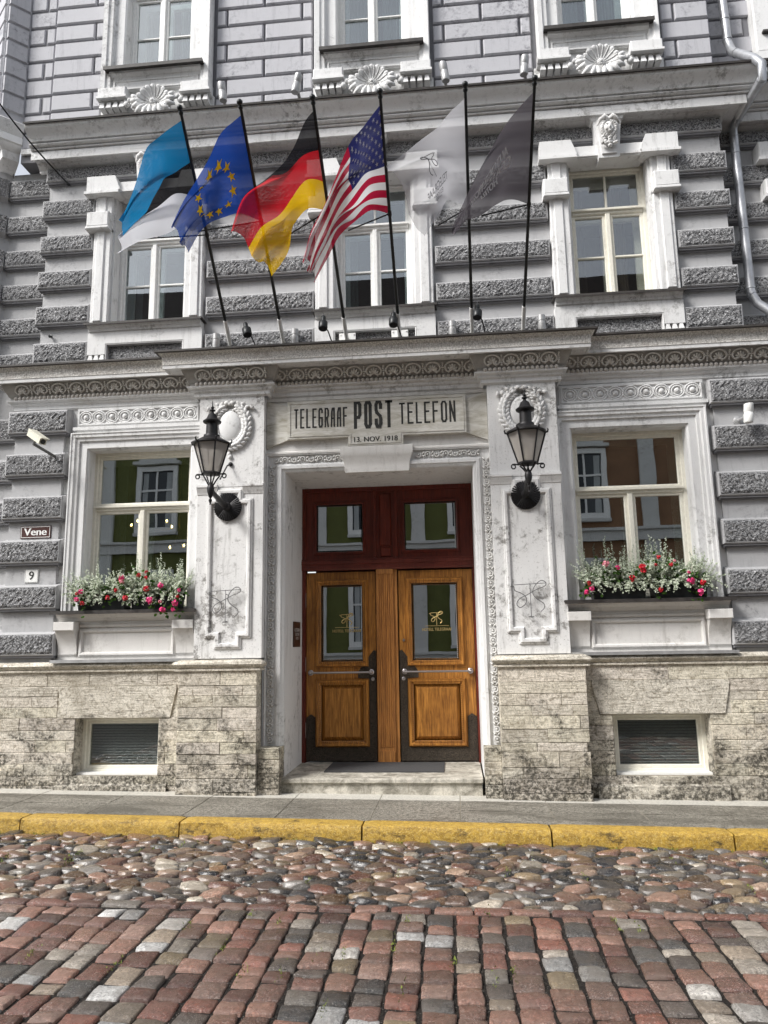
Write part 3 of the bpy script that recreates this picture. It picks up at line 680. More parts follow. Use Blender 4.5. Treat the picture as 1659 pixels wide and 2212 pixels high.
while z<11.2:
    for a,b in((P1,P0),(P2,P1)):
        A=Vector(a);Bv=Vector(b);d=(Bv-A).normalized(); n=Vector((d.y,-d.x))
        A2=A+d*.012;B2=Bv-d*.012
        vs=[];
        for t,zz_ in((0,z+J),(0,z+.266-J)): pass
        q=[(A2,z+J),(B2,z+J),(B2,z+.266-J),(A2,z+.266-J)]
        cen=(A2+B2)/2
        outr=[]
        for pnt,zv in q:
            s_=(cen-pnt).normalized()*.012; outr.append((pnt+n*.03+s_,zv+(.012 if zv<z+.1 else -.012)))
        m.add([(p.x,p.y,zv) for p,zv in q]+[(p.x,p.y,zv) for p,zv in outr],[(4,5,6,7)]+[(i,(i+1)%4,4+(i+1)%4,4+i) for i in range(4)])
    z+=.266
m.build('oriel',LILAC,B)
m=MB(); m.mould([P2,P1,P0],[(-.55,7.90),(-.50,7.93),(-.30,7.99),(-.16,8.03),(-.10,8.06),(-.08,8.16),(-.02,8.2),(.0,8.24),(.02,8.25),(.02,8.33),(.0,8.36),(.05,8.44),(.07,8.52),(.05,8.54),(-.3,8.55)]); m.build('oriel_corbel',WHITE,B,smooth=35)
m=MB(); Q0=(-5.84,.28); Q1=(-6.6,-.32)
vwall(m,Q1,Q0,4.0,8.0)
for z0,z1 in Z2+[(7.60,7.86)]:
    A=Vector(Q1);Bv=Vector(Q0);d=(Bv-A).normalized(); n=Vector((d.y,-d.x)); Bv=Bv-d*.05
    m.add([(A.x+n.x*.09,A.y+n.y*.09,z0),(Bv.x+n.x*.09,Bv.y+n.y*.09,z0),(Bv.x+n.x*.09,Bv.y+n.y*.09,z1),(A.x+n.x*.09,A.y+n.y*.09,z1),(A.x,A.y,z0-.04),(Bv.x,Bv.y,z0-.04),(Bv.x,Bv.y,z1+.03),(A.x,A.y,z1+.03)],[(0,1,2,3)],1)
    o=len(m.v)-8; m.f+=[[o,o+4,o+5,o+1],[o+3,o+2,o+6,o+7],[o+1,o+5,o+6,o+2]]; m.m+=[0]*3; m.c+=[None]*3
m.build('oriel_base_wall',[GREY,ROUGH,SOOT_SHADE],B,fix=False)
# ---- pilasters
for i,(a,b) in enumerate(PX):
    m=MB(); c=(a+b)/2; m.box(a,b,-.19,0,PZ+.02,4.50)
    # necking moulding broken in the middle
    for s in(-1,1):
        p,q=sorted((c+s*.15,c+s*.395)); m.mould([(p,-.12),(p,-.19),(q,-.19),(q,-.12)] if 0 else [(p,-.19),(q,-.19)],[(0,3.33),(.008,3.335),(.012,3.36),(.03,3.385),(.035,3.41),(.045,3.415),(.045,3.44),(0,3.45)])
    m.box(c-.15,c+.15,-.196,-.19,3.42,3.45); m.box(c-.395,c+.395,-.192,-.19,3.45,3.46)
    # panel moulding with notched head and foot
    w1,w2=.235,.12; zb,zn=1.72,1.60; zt_,zu=3.24,3.36
    P=[(c-w2,zn),(c+w2,zn),(c+w2,zb),(c+w1,zb),(c+w1,zt_),(c+w2,zt_),(c+w2,zu),(c-w2,zu),(c-w2,zt_),(c-w1,zt_),(c-w1,zb),(c-w2,zb)]
    m.frame(P,[(-.03,-.19),(-.03,-.196),(-.018,-.215),(0,-.222),(.012,-.222),(.02,-.208),(.032,-.208),(.036,-.19)])
    m.build('pilaster',WHITE2,B,smooth=30)
    # wreath with oval medallion
    ctr=at(497,920,-.2) if i==0 else at(1127,888,-.2); x,z=ctr.x,ctr.z
    h=MB(); h.ell((x,-.20,z),(.135,.045,.185),20,12)
    h.tube([(x+math.cos(t)*.142,-.195,z+math.sin(t)*.192) for t in [2*math.pi*k/28 for k in range(29)]],.012,6,cap=False)
    med=h.build('oval_medallion',WHITE,B,smooth=80)
    h=MB(); rr=random.Random(3)
    for s in(-1,1):
        for k in range(13):
            t=R_(-88+k*12.6); 
            for e in(-1,0,1):
                rx,rz=.205+e*.032,.25+e*.03; px=x+s*math.cos(t)*rx; pz=z+math.sin(t)*rz
                an=t+R_(90)+e*R_(-35)+rr.uniform(-.2,.2)
                L=.056; rot=Matrix.Rotation(-(math.atan2(math.sin(an),s*math.cos(an))),3,'Y')@Matrix.Rotation(rr.uniform(-.4,.4),3,'X')
                h.ell((px,-.212-.012*(e==0),pz),(L,.024,.023),8,5,rot=rot)
        for k in range(4):   # ribbon ends
            px=x+s*(.10+.055*k); h.ell((px,-.215,z+.245-.012*k*k*.5+(k%2)*.02),(.035,.022,.022),8,5,rot=Matrix.Rotation(R_(-35*s+20*k),3,'Y'))
        h.ell((x+s*.035,-.225,z+.27),(.04,.03,.03),8,6)
    h.ell((x,-.235,z+.255),(.022,.02,.02),8,6)
    for k in range(4): h.ell((x+rr.uniform(-.02,.02),-.205,z-.27-.035*k),(.025,.018,.03),8,5)
    h.build('leaf_wreath',WHITE2,B,smooth=60)
# ---- portal head, sign field, carved door surround
m=MB(); m.box(-2.17,.44,-.055,0,3.84,4.50); m.box(-2.17,.44,-.075,-.055,4.46,4.50)
m.mould([(-2.17,-.055),(.44,-.055)],[(0,3.81),(.03,3.815),(.03,3.835),(0,3.85)])
m.box(-2.17,.44,-.001,.0,3.6,3.61)
m.build('door_head_wall',CORN,B)
m=MB()
prof=[(0,.0),(0,-.03),(.02,-.045),(.035,-.05),(.04,-.065),(.075,-.07),(.08,-.055),(.095,-.055),(.10,-.045),(.195,-.045),(.2,-.075),(.215,-.08),(.225,-.06),(.225,0)]
m.sweep([(-1.95,.50),(-1.95,3.60),(.25,3.60),(.25,.50)],[(-a,b) for a,b in prof],lambda x,z,t:(x,t,z))
m.box(-1.95,.25,-.006,.95,3.596,3.75); m.box(-2.1,-1.946,-.004,1.0,.166,3.7); m.box(.246,.4,-.004,1.0,.166,3.7)
m.build('door_surround',WHITE,B,smooth=30)
m=MB()
def carve(p,d,sgn):
    U=Vector(d); S=Vector((-U.z,0,U.x))*sgn; p=Vector(p)
    pts=[p+S*(.030*math.cos(t))+U*(.030*math.sin(t))+Vector((0,-.012,0)) for t in [R_(-120+i*40) for i in range(8)]]
    m.tube(pts,[.011,.011,.011,.010,.009,.008,.007,.006],5); m.ell(p+Vector((0,-.012,0)),(.013,.015,.013),6,4)
    for e in(-1,1): m.tube([p+U*.04+S*e*.004,p+U*.06+S*e*.022+Vector((0,-.014,0)),p+U*.078+S*e*.044],[.006,.013,.004],5)
k=0; z=.56
while z<3.66:
    carve((-2.10,-.05,z),(0,0,1),1 if k%2 else -1); z+=.105; k+=1
m.build('carved_leaf_band',plaster('carved_plaster',(.60,.59,.57),(.30,.29,.27)),B,smooth=60); m=MB()
x=-2.05; k=0
while x<.36:
    if not(-1.27<x<-.42): carve((x,-.05,3.745),(1,0,0),1 if k%2 else -1)
    x+=.105; k+=1
CARV=plaster('carved_plaster',(.60,.59,.57),(.38,.37,.35)); m.build('carved_leaf_band',CARV,B,smooth=60)
m=MB(); k=0; z=.56
while z<3.66: carve((.40,-.05,z),(0,0,1),-1 if k%2 else 1); z+=.105; k+=1
m.build('carved_leaf_band',CARV,B,smooth=60)
m=MB(); m.mould([(-1.18,.02),(-1.18,-.03),(-.535,-.03),(-.535,.02)],[(0,3.56),(.05,3.56),(.055,3.62),(.06,3.68),(.085,3.74),(.10,3.78),(.10,3.86),(0,3.86)]); m.build('keystone',CORN,B,smooth=40)
# sign (a thing on the wall)
S=thing('stone_sign','long pale stone sign lettered TELEGRAAF POST TELEFON with small date tab above the door','sign',(-.86,-.1,3.86))
m=MB(); x0,x1,z0,z1=-1.905,.19,3.975,4.435; P=[(x0,z0),(-1.185,z0),(-1.185,3.865),(-.54,3.865),(-.54,z0),(x1,z0),(x1,z1),(x0,z1)]
m.prism(P,-.13,-.056); 
Pi=[(a+(.03 if a<-.86 else -.03)*(1),b) for a,b in P]
Pi=[(x0+.03,z0+.03),(-1.155,z0+.03),(-1.155,3.89),(-.57,3.89),(-.57,z0+.03),(x1-.03,z0+.03),(x1-.03,z1-.03),(x0+.03,z1-.03)]
m.frame(Pi,[(-.006,-.13),(-.006,-.137),(.006,-.137),(.006,-.13)])
m.build('slab',SIGN,S)
for s in(-1,1):
    m=MB(); xi=x0 if s<0 else x1; xo=-2.165 if s<0 else .435
    vs=[(xi,-.10,z0+.0),(xi,-.10,z1-.05),(xo,-.085,z1+.03),(xo,-.085,z0-.09),(xi,-.056,z0),(xi,-.056,z1-.05),(xo,-.056,z1+.03),(xo,-.056,z0-.09)]
    m.add(vs,[(0,1,2,3),(7,6,5,4),(0,4,5,1),(1,5,6,2),(2,6,7,3),(3,7,4,0)])
    m.build('side_wing',SIGN,S)
GL={'T':[[(0,1),(1,1)],[(.5,1),(.5,0)]],'E':[[(1,1),(0,1),(0,0),(1,0)],[(0,.55),(.8,.55)]],'L':[[(0,1),(0,0),(1,0)]],
'G':[[(1,.8),(1,.9),(.75,1),(.25,1),(0,.88),(0,.12),(.25,0),(.75,0),(1,.12),(1,.5),(.55,.5)]],'R':[[(0,0),(0,1),(.75,1),(1,.88),(1,.62),(.75,.5),(0,.5)],[(.55,.5),(1,0)]],
'A':[[(0,0),(.12,.8),(.38,1),(.9,1),(1,0)],[(.08,.45),(.95,.45)]],'F':[[(1,1),(0,1),(0,0)],[(0,.55),(.8,.55)]],
'P':[[(0,0),(0,1),(.75,1),(1,.9),(1,.5),(.75,.4),(0,.4)]],'O':[[(.25,0),(.75,0),(1,.12),(1,.88),(.75,1),(.25,1),(0,.88),(0,.12),(.25,0)]],
'S':[[(1,.75),(1,.88),(.75,1),(.25,1),(0,.88),(0,.68),(.15,.56),(.85,.42),(1,.3),(1,.12),(.75,0),(.25,0),(0,.12),(0,.27)]],'N':[[(0,0),(0,.9),(.2,1),(.35,.9),(.8,.1),(1,.0),(1,1)]]}
GL['N']=[[(0,0),(0,1),(1,0),(1,1)]]
m=MB()
def stroke_text(t,xa,xb,za,zb,wx):
    n=len(t); cw=(xb-xa)/n; gap=cw*.26
    for i,ch in enumerate(t):
        a=xa+cw*i+gap/2+wx/2; b=xa+cw*(i+1)-gap/2-wx/2
        for pl in GL[ch]:
            P=[Vector((a+(b-a)*p,za+wx/2+(zb-za-wx)*q)) for p,q in pl]
            for j,(p,q) in enumerate(zip(P,P[1:])):
                d=(q-p).normalized(); nn=Vector((-d.y,d.x))*wx/2; e=d*wx*.42
                yy=-.1315-.0004*j
                m.add([(*(p-e+nn),),(*(q+e+nn),),(*(q+e-nn),),(*(p-e-nn),)],[],0) if 0 else None
                c4=[p-e+nn,q+e+nn,q+e-nn,p-e-nn]; m.add([(v.x,yy,v.y) for v in c4],[(0,1,2,3)])
stroke_text('TELEGRAAF',-1.835,-1.18,4.10,4.34,.020); stroke_text('POST',-1.13,-.64,4.065,4.405,.038); stroke_text('TELEFON',-.595,.085,4.10,4.36,.022)
text_into(m,'13. NOV. 1918',.085,lambda x,y:(-.865+x,-.1316,3.935+y),bold=.002,sx=1.)
m.build('lettering',INK,S,fix=False)
# ---- plinth
def courses(mb,x0,x1,z0,z1,y0,y1,ops,rr,mi=0,ch_=.009):
    cs=[]; zb=[z0,.19,.82,1.17,z1] if z0<.19 and z1>1.2 else [z0,z1]
    for a,b in zip(zb,zb[1:]):
        n=max(1,round((b-a)/.135)); e=[a]+[a+(b-a)*(k+rr.uniform(-.16,.16))/n for k in range(1,n)]+[b]; cs+=list(zip(e,e[1:]))
    for a,b in cs:
        x=x0+rr.uniform(-.2,0)
        while x<x1:
            wd=rr.uniform(.35,1.15); p,q=max(x,x0),min(x+wd,x1); x+=wd
            if q-p<.03: continue
            segs=[(p,q)]
            for o in ops:
                ns=[]
                for s0,s1 in segs:
                    if b<=o[2]+.01 or a>=o[3]-.01 or s1<=o[0] or s0>=o[1]: ns.append((s0,s1)); continue
                    if s0<o[0]: ns.append((s0,o[0]))
                    if s1>o[1]: ns.append((o[1],s1))
                segs=ns
            for s0,s1 in segs:
                if s1-s0<.02: continue
                j=rr.uniform(0,.010); t_=rr.uniform(.72,1.05); mb.box(s0+.0015,s1-.0015,y0-j,y1,a+.0015,b-.0015,mi,ch=rr.uniform(.003,.006),col=(t_,t_*rr.uniform(.96,1.0),t_*rr.uniform(.90,1.0)))
rr=random.Random(11)
m=MB(); PL=[(x0-.0,x1+.0,z0,z1) for x0,x1,z0,z1 in BW]
lint=[(-4.56,-3.16,.82,1.17),(1.42,2.84,.82,1.17)]
seg=[(-7,-3.06),(1.33,6.2)]
for (a,b),l,(x0,x1,z0,z1) in zip(seg,lint,BW):
    m=MB(); courses(m,a,b,-.3,1.34,-.10,.0,PL+lint,rr)
    c=(l[0]+l[1])/2; P=[(l[0]+.07,l[2]),(l[1]-.07,l[2]),(l[1],l[3]-.03),(l[1]-.01,l[3]),(l[0]+.01,l[3]),(l[0],l[3]-.03)]; m.prism(P,-.118,0)
    m.prism([(l[0],l[3]-.035),(l[0],l[2]),(l[0]+.065,l[2])],-.10,0); m.prism([(l[1],l[3]-.035),(l[1]-.065,l[2]),(l[1],l[2])],-.10,0)
    m.box(x0-.03,x0+.005,-.085,.3,z0,z1); m.box(x1-.005,x1+.03,-.085,.3,z0,z1); m.box(x0-.03,x1+.03,-.085,.3,z1-.005,z1+.02)
    m.add([(x0-.2,-.15,z0-.10),(x1+.12,-.15,z0-.10),(x1+.04,.1,z0-.008),(x0-.04,.1,z0-.008),(x0-.2,-.15,-.3),(x1+.12,-.15,-.3)],[(0,1,2,3),(4,5,1,0),(0,3,4),(1,5,2)])
    m.build('stone_plinth',STONE,B)
m=MB(); mort=simple('mortar',(.30,.275,.225),.9,bump=.5)
wallcells(m,-7,-3.06,-.4,1.34,BW,-.088,.3); m.build('mortar_backing',mort,B); m=MB(); wallcells(m,1.33,6.2,-.4,1.34,BW,-.088,.3)
for a,b in((-3.07,-2.20),(.43,1.33)): m.box(a+.01,b-.01,-.27,0,-.4,1.34)
m.box(-2.20,-1.97,-.2,.9,-.4,.49); m.box(.27,.5,-.2,.9,-.4,.49)
m.build('mortar_backing',mort,B)
m=MB()
for a,b,c,d in((-3.08,-2.19,-2.19,-1.95),(.43,1.34,.25,.43)):
    m=MB(); courses(m,a,b,-.3,1.34,-.285,-.1,[],rr); courses(m,c,d,-.3,.5,-.22,.8,[],rr); m.build('pilaster_plinth',STONE,B)
m=MB(); tor=[(0,1.325),(.03,1.33),(.032,1.345),(.012,1.352),(.015,1.36),(.04,1.375),(.055,1.40),(.04,1.425),(.01,1.437),(0,1.445)]
m.mould([(-7,-.1),(-3.09,-.1),(-3.09,-.285),(-2.18,-.285),(-2.18,-.1)],tor); m.mould([(.42,-.1),(.42,-.285),(1.35,-.285),(1.35,-.1),(6.2,-.1)],tor)
m.box(-7,-2.18,-.1,.0,1.34,1.445) ; m.box(.42,6.2,-.1,.0,1.34,1.445); m.box(-3.08,-2.19,-.28,-.1,1.34,1.45); m.box(.43,1.34,-.28,-.1,1.34,1.45)
m.build('plinth_moulding',STONE,B,smooth=40)
# ---- door
DY=.95; DX0,DX1=-1.95,.25
m=MB(); m.box(DX0,DX0+.05,DY-.02,DY+.12,.165,3.6); m.box(DX1-.03,DX1,DY-.02,DY+.12,.165,3.6); m.box(DX0+.05,DX1-.03,DY-.02,DY+.12,3.54,3.6)
m.build('door_frame',MAHOG,B)
m=MB(); m.mould([(DX0,DY-.02),(DX1,DY-.02)],[(-.1,2.52),(.02,2.52),(.03,2.54),(.03,2.59),(.045,2.60),(.045,2.64),(.03,2.65),(.03,2.665),(-.1,2.67)]); m.build('transom_rail',MAHOGL,B)
m=MB(); m.box(-1.02,-.98,DY-.04,DY+.1,2.67,3.54); m.box(-.75,-.71,DY-.04,DY+.1,2.67,3.54)
m.box(-.98,-.75,DY-.01,DY+.1,2.67,3.54); m.box(-.93,-.80,DY-.035,DY,2.68,2.80,ch=.01); m.box(-.94,-.79,DY-.03,DY,2.82,3.5,ch=.012)
m.build('transom_post',MAHOG,B)
for (a,b,ga,gb) in ((-1.90,-1.02,-1.76,-1.16),(-.71,.22,-.62,.04)):
    m=MB(); z0,z1=2.67,3.54; g0,g1=2.76,3.375
    m.box(a,ga,DY,DY+.05,z0,z1); m.box(gb,b,DY,DY+.05,z0,z1); m.box(ga,gb,DY,DY+.05,z0,g0); m.box(ga,gb,DY,DY+.05,g1,z1)
    m.rect(ga,gb,g0,g1,[(0,DY+.02),(0,DY-.012),(.015,DY-.018),(.02,DY-.01),(.035,DY-.01),(.04,DY)])
    t=m.build('transom_light',MAHOG,B); g=MB(); g.box(ga,gb,DY+.022,DY+.028,g0,g1); 
    g.rect(ga+.02,gb-.02,g0+.02,g1-.02,[(.02,DY+.0215),(0,DY+.018),(0,DY+.0215)]); g.build('pane',GLASSD,t)
# central post with reeds
m=MB(); m.box(-1.0,-.73,DY+.0,DY+.1,.165,2.52); 
for k in range(7): m.tube([(-.965+.026*k,DY-.02,.35),(-.965+.026*k,DY-.02,2.46)],.0125,7)
m.box(-.99,-.78,DY-.022,DY+.01,.165,2.50); m.box(-.99,-.78,DY-.04,DY+.01,2.46,2.52); m.box(-.98,-.79,DY-.032,DY+.01,.17,.30)
m.build('center_post',WOODR,B)
def ribbon(mb,fn,s,w):
    # T with a looping ribbon: polylines (x,z) in unit box
    P=[[(-.5,.40),(.5,.44)],[(0,.44),(0,-.62)]]
    loop=[(-.62,.34),(-.52,.36),(-.48,.22),(-.30,.14),(-.14,.0),(-.16,-.2),(-.34,-.32),(-.44,-.2),(-.34,-.04),(-.1,.08),(.2,.24),(.46,.34),(.5,.46),(.34,.52),(.14,.34),(.08,.12),(.2,-.06),(.4,-.2),(.42,-.34),(.30,-.46)]
    def sm(pts):
        o=[]
        for i in range(len(pts)-1):
            p0=Vector(pts[max(i-1,0)]);p1=Vector(pts[i]);p2=Vector(pts[i+1]);p3=Vector(pts[min(i+2,len(pts)-1)])
            for k in range(4):
                t=k/4; o.append(.5*((2*p1)+(-p0+p2)*t+(2*p0-5*p1+4*p2-p3)*t*t+(-p0+3*p1-3*p2+p3)*t**3))
        o.append(Vector(pts[-1])); return o
    for pl in P: mb.tube([fn(a*s,b*s) for a,b in pl],w*.8,6)
    mb.tube([fn(p.x*s,p.y*s) for p in sm(loop)],w,6)
GOLD=simple('gold_lettering',(.62,.47,.20),.35,.6)
def leaf(x0,x1,side):
    ga,gb=(x0+.19,x1-.165) if side<0 else (x0+.165,x1-.19)
    z0,z1=.185,2.50; g0,g1=1.38,2.335; p0,p1=.42,1.09
    m=MB(); T=.055
    m.box(x0,ga,DY+.02,DY+.02+T,z0,z1); m.box(gb,x1,DY+.02,DY+.02+T,z0,z1)
    for a,b in((z0,p0),(p1,g0),(g1,z1)): m.box(ga,gb,DY+.0202,DY+.0198+T,a,b)
    # bolection mouldings and dentil beads
    for a,b in((g0,g1),(p0,p1)):
        m.rect(ga,gb,a,b,[(-.0,DY+.045),(-.0,DY+.01),(.02,DY-.005),(.035,DY-.02),(.055,DY-.02),(.06,DY-.005),(.07,DY+.02)])
        n=int((gb-ga)/.024); 
        for k in range(n):
            x=ga+(gb-ga)*(k+.5)/n
            for zz_ in(a-.016,b+.016): m.box(x-.007,x+.007,DY-.018,DY+.01,zz_-.011,zz_+.011)
        n=int((b-a)/.024)
        for k in range(n):
            z=a+(b-a)*(k+.5)/n
            for xx in(ga-.016,gb+.016): m.box(xx-.011,xx+.011,DY-.018,DY+.01,z-.007,z+.007)
    m.add([(ga,DY+.045,p0),(gb,DY+.045,p0),(gb,DY+.045,p1),(ga,DY+.045,p1),(ga+.05,DY+.005,p0+.05),(gb-.05,DY+.005,p0+.05),(gb-.05,DY+.005,p1-.05),(ga+.05,DY+.005,p1-.05)],[(4,5,6,7),(0,1,5,4),(1,2,6,5),(2,3,7,6),(3,0,4,7)])
    d=m.build('door',WOOD,B,fix=True)
    d['label']='left oak door leaf, hinged beside the jamb' if side<0 else 'right oak door leaf'
    g=MB(); g.box(ga,gb,DY+.046,DY+.052,g0,g1); g.rect(ga+.025,gb-.025,g0+.025,g1-.025,[(.025,DY+.0455),(0,DY+.040),(0,DY+.0455)]); g.build('pane',GLASSD,d)
    # embossed kick plate
    inn=(x1,-1) if side<0 else (x0,1); xi,s=inn   # inner edge toward post
    xo=x0 if side<0 else x1
    k=MB(); y0,y1=DY+.012,DY+.0195
    Q=[(xo,z0),(xi,z0),(xi,1.50),(xi+s*.03,1.52),(xi+s*.22,1.28),(xi+s*.22,1.22),(xi+s*.10,1.17),(xi+s*.095,p0-.08),(xo-s*.0-(-s)*(-.0),p0-.08)]
    xo2=xo-s*.0
    Q=[(xo,z0),(xi,z0),(xi,1.50),(xi+s*.03,1.515),(xi+s*.23,1.25),(xi+s*.23,1.17),(xi+s*.093,1.165),(xi+s*.093,p0-.075),(xo-s*.115,p0-.075),(xo-s*.115,.70),(xo-s*.06,.74),(xo,.70)]
    k.prism(Q,y0,y1); k.box(min(xo,xi),max(xo,xi),DY+.008,DY+.0115,z0,z0+.035); k.build('kick_plate',BRONZE,d)
    b=MB(); za=1.245; xa,xb=x0+.06,x1-.06
    for x in(xa,xb): b.lathe([(.034,0),(.034,.012),(.022,.018),(.014,.03),(.014,.075)],(x,DY+.005,za),(0,-1,0),18); b.ell((x,DY-.07,za),(.02,.02,.02),10,8)
    b.tube([(xa,DY-.07,za),(xb,DY-.07,za)],.0125,12); b.build('push_bar',STEEL,d,smooth=40)
    lk=MB(); lk.lathe([(.022,0),(.022,.008),(.014,.012),(.0,.012)],(xi+s*.045,DY+.01,1.16),(0,-1,0),14); lk.build('lock',STEEL,d,smooth=40)
    if side>0: lk=MB(); T4=Matrix.Translation((x0+.055,DY+.012,1.63))@Matrix.Rotation(R_(45),4,'Y'); lk.box(-.014,.014,-.004,.008,-.014,.014,T=T4); lk.build('peephole_plate',STEEL,d)
    if side<0:
        for z in(.55,1.35,2.15): h=MB(); h.tube([(x0-.01,DY+.0,z-.09),(x0-.01,DY+.0,z+.09)],.011,8); h.build('hinge',STEEL,d)
    e=MB(); cx=(ga+gb)/2+(.02 if side>0 else .06); cz=1.90
    ribbon(e,lambda a,bb:Vector((cx+a,DY+.037,cz+bb)),.15,.0055)
    e.tube([(cx-.15,DY+.037,cz-.10),(cx+.15,DY+.037,cz-.10)],.0022,5)
    text_into(e,'HOTELL TELEGRAAF',.052,lambda a,bb:(cx+a,DY+.0365,cz-.145+bb),sx=.78,bold=.0012)
    e.build('gold_emblem',GOLD,d,fix=False)
leaf(-1.895,-1.01,-1); leaf(-.715,.215,1)
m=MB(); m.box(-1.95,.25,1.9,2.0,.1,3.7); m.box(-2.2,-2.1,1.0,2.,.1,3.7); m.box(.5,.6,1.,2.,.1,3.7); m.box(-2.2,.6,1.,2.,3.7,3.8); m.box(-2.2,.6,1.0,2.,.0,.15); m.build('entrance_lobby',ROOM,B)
# step
m=MB(); m.box(-2.0,.23,-.13,1.05,.118,.165,ch=.006); m.box(-1.99,.22,-.10,1.0,-.2,.117)
for k in range(7): pass
st=m.build('doorstep',STEP,B)
m=MB()
for k in range(6): m.box(-1.68+.37*k,-1.676+.37*k,-.1015,-.09,-.1,.117)
for xx in(-1.6,-.5): m.box(xx,xx+.004,-.1,.4,.163,.1655)
m.build('step_joints',mort,B)
dm=MB(); a=gp(690,1668); P=[(-1.62,.28),(-.20,.28),(-.20,.90),(-1.55,.90)]
dm.prism([(-1.62,0),(-.20,0),(-.20,1),(-1.62,1)],0,.001) if 0 else None
dm.box(-1.55,-.19,.25,.90,.166,.178); o=dm.build('doormat',simple('charcoal_mat',(.06,.06,.062),.9,bump=1.,bs=150,var=.3)); tag(o,'thin dark grey doormat lying on the top step in front of the oak door','doormat')
# ================================================================== GROUND
# base sheet
def sheet(name,mat,x0,x1,y0,y1,dz,n=1,kind='structure'):
    m=MB(); m.add([(x0,y0,gz(x0)+dz),(x1,y0,gz(x1)+dz),(x1,y1,gz(x1)+dz),(x0,y1,gz(x0)+dz)],[(0,1,2,3)]); o=m.build(name,mat,fix=False); tag(o,kind=kind); return o
sheet('ground',SOIL,-90,90,-90,90,-.40)
sheet('road',GRAV,-9,8,-11.5,-.9,-.144)
sheet('road_bedding',SOIL,-9,8,-11.4,-3.10,-.134)
# kerb line
K=[gp(0,1766),gp(829,1781),gp(1659,1803)]
ks=(K[2].y-K[0].y)/(K[2].x-K[0].x); k0=K[1].y
def ky(x): return K[0].y+ks*(x-K[0].x)
KW=.20; KH=.165
m=MB()
jx=[gp(u,v).x for u,v in((47,1766),(390,1773),(783,1780),(1190,1790),(1585,1801))]
jx=[jx[0]-1.7]+jx+[jx[-1]+1.8]
for a,b in zip(jx,jx[1:]):
    n=18; a+=.008;b-=.008; rows=[]; rk=random.Random(int(a*100))
    for i in range(n+1):
        x=a+(b-a)*i/n; y=ky(x); e=0 if 0<i<n else .008
        j=lambda s=.004: rk.uniform(-s,s)
        rows.append([(x,y+KW,gz(x)-.3),(x,y+KW,gz(x)+.002-e),(x,y+.018+j(.003),gz(x)+.003-e+j(.001)),(x,y+.001+j(.003),gz(x)-.010-e+j(.003)),(x,y-.004+j(.007),gz(x)-.06+j()),(x,y-.014+j(.006),gz(x)-.13+j()),(x,y-.012,gz(x)-.3)])
    k=7; vs=[p for r in rows for p in r]; fs=[(i*k+q,i*k+q+1,(i+1)*k+q+1,(i+1)*k+q) for i in range(n) for q in range(k-1)]+[tuple(range(k)),tuple(range((n+1)*k-1,n*k-1,-1))]
    m.add(vs,fs)
o=m.build('kerb',YEL,smooth=50); tag(o,kind='structure')
# pavement slabs between kerb and wall (joints fan slightly)
m=MB(); J1=[-7.5,-6.2,-4.55,-3.6,-2.65,-1.75,-.85,-.02,.85,1.7,2.5,3.4,4.4,5.6]
for a,b in zip(J1,J1[1:]):
    for (f0,f1) in ((0,.26),(.26,.62),(.62,1.)):
        def pp(x,f):
            yk=ky(x)+KW+.006; yw=-.05; return yw+(yk-yw)*f
        g=.005; vs=[(a+g,pp(a,f1)+g,gz(a)),(b-g,pp(b,f1)+g,gz(b)),(b-g,pp(b,f0)-g,gz(b)),(a+g,pp(a,f0)-g,gz(a))]
        r_=random.uniform(-.0015,.0015); vs=[(x,y,z+r_) for x,y,z in vs]+[(x,y,z-.08) for x,y,z in vs]
        m.add(vs,[(0,1,2,3),(0,4,5,1),(1,5,6,2),(2,6,7,3),(3,7,4,0)],1 if f0==0 else 0)
m.add([(-7.5,ky(-7.5)+KW,gz(-7.5)-.006),(5.6,ky(5.6)+KW,gz(5.6)-.006),(5.6,.3,gz(5.6)-.006),(-7.5,.3,gz(-7.5)-.006)],[(0,1,2,3)],2)
o=m.build('pavement',[PAVE,PAVEL,mort],fix=False); tag(o,kind='structure')
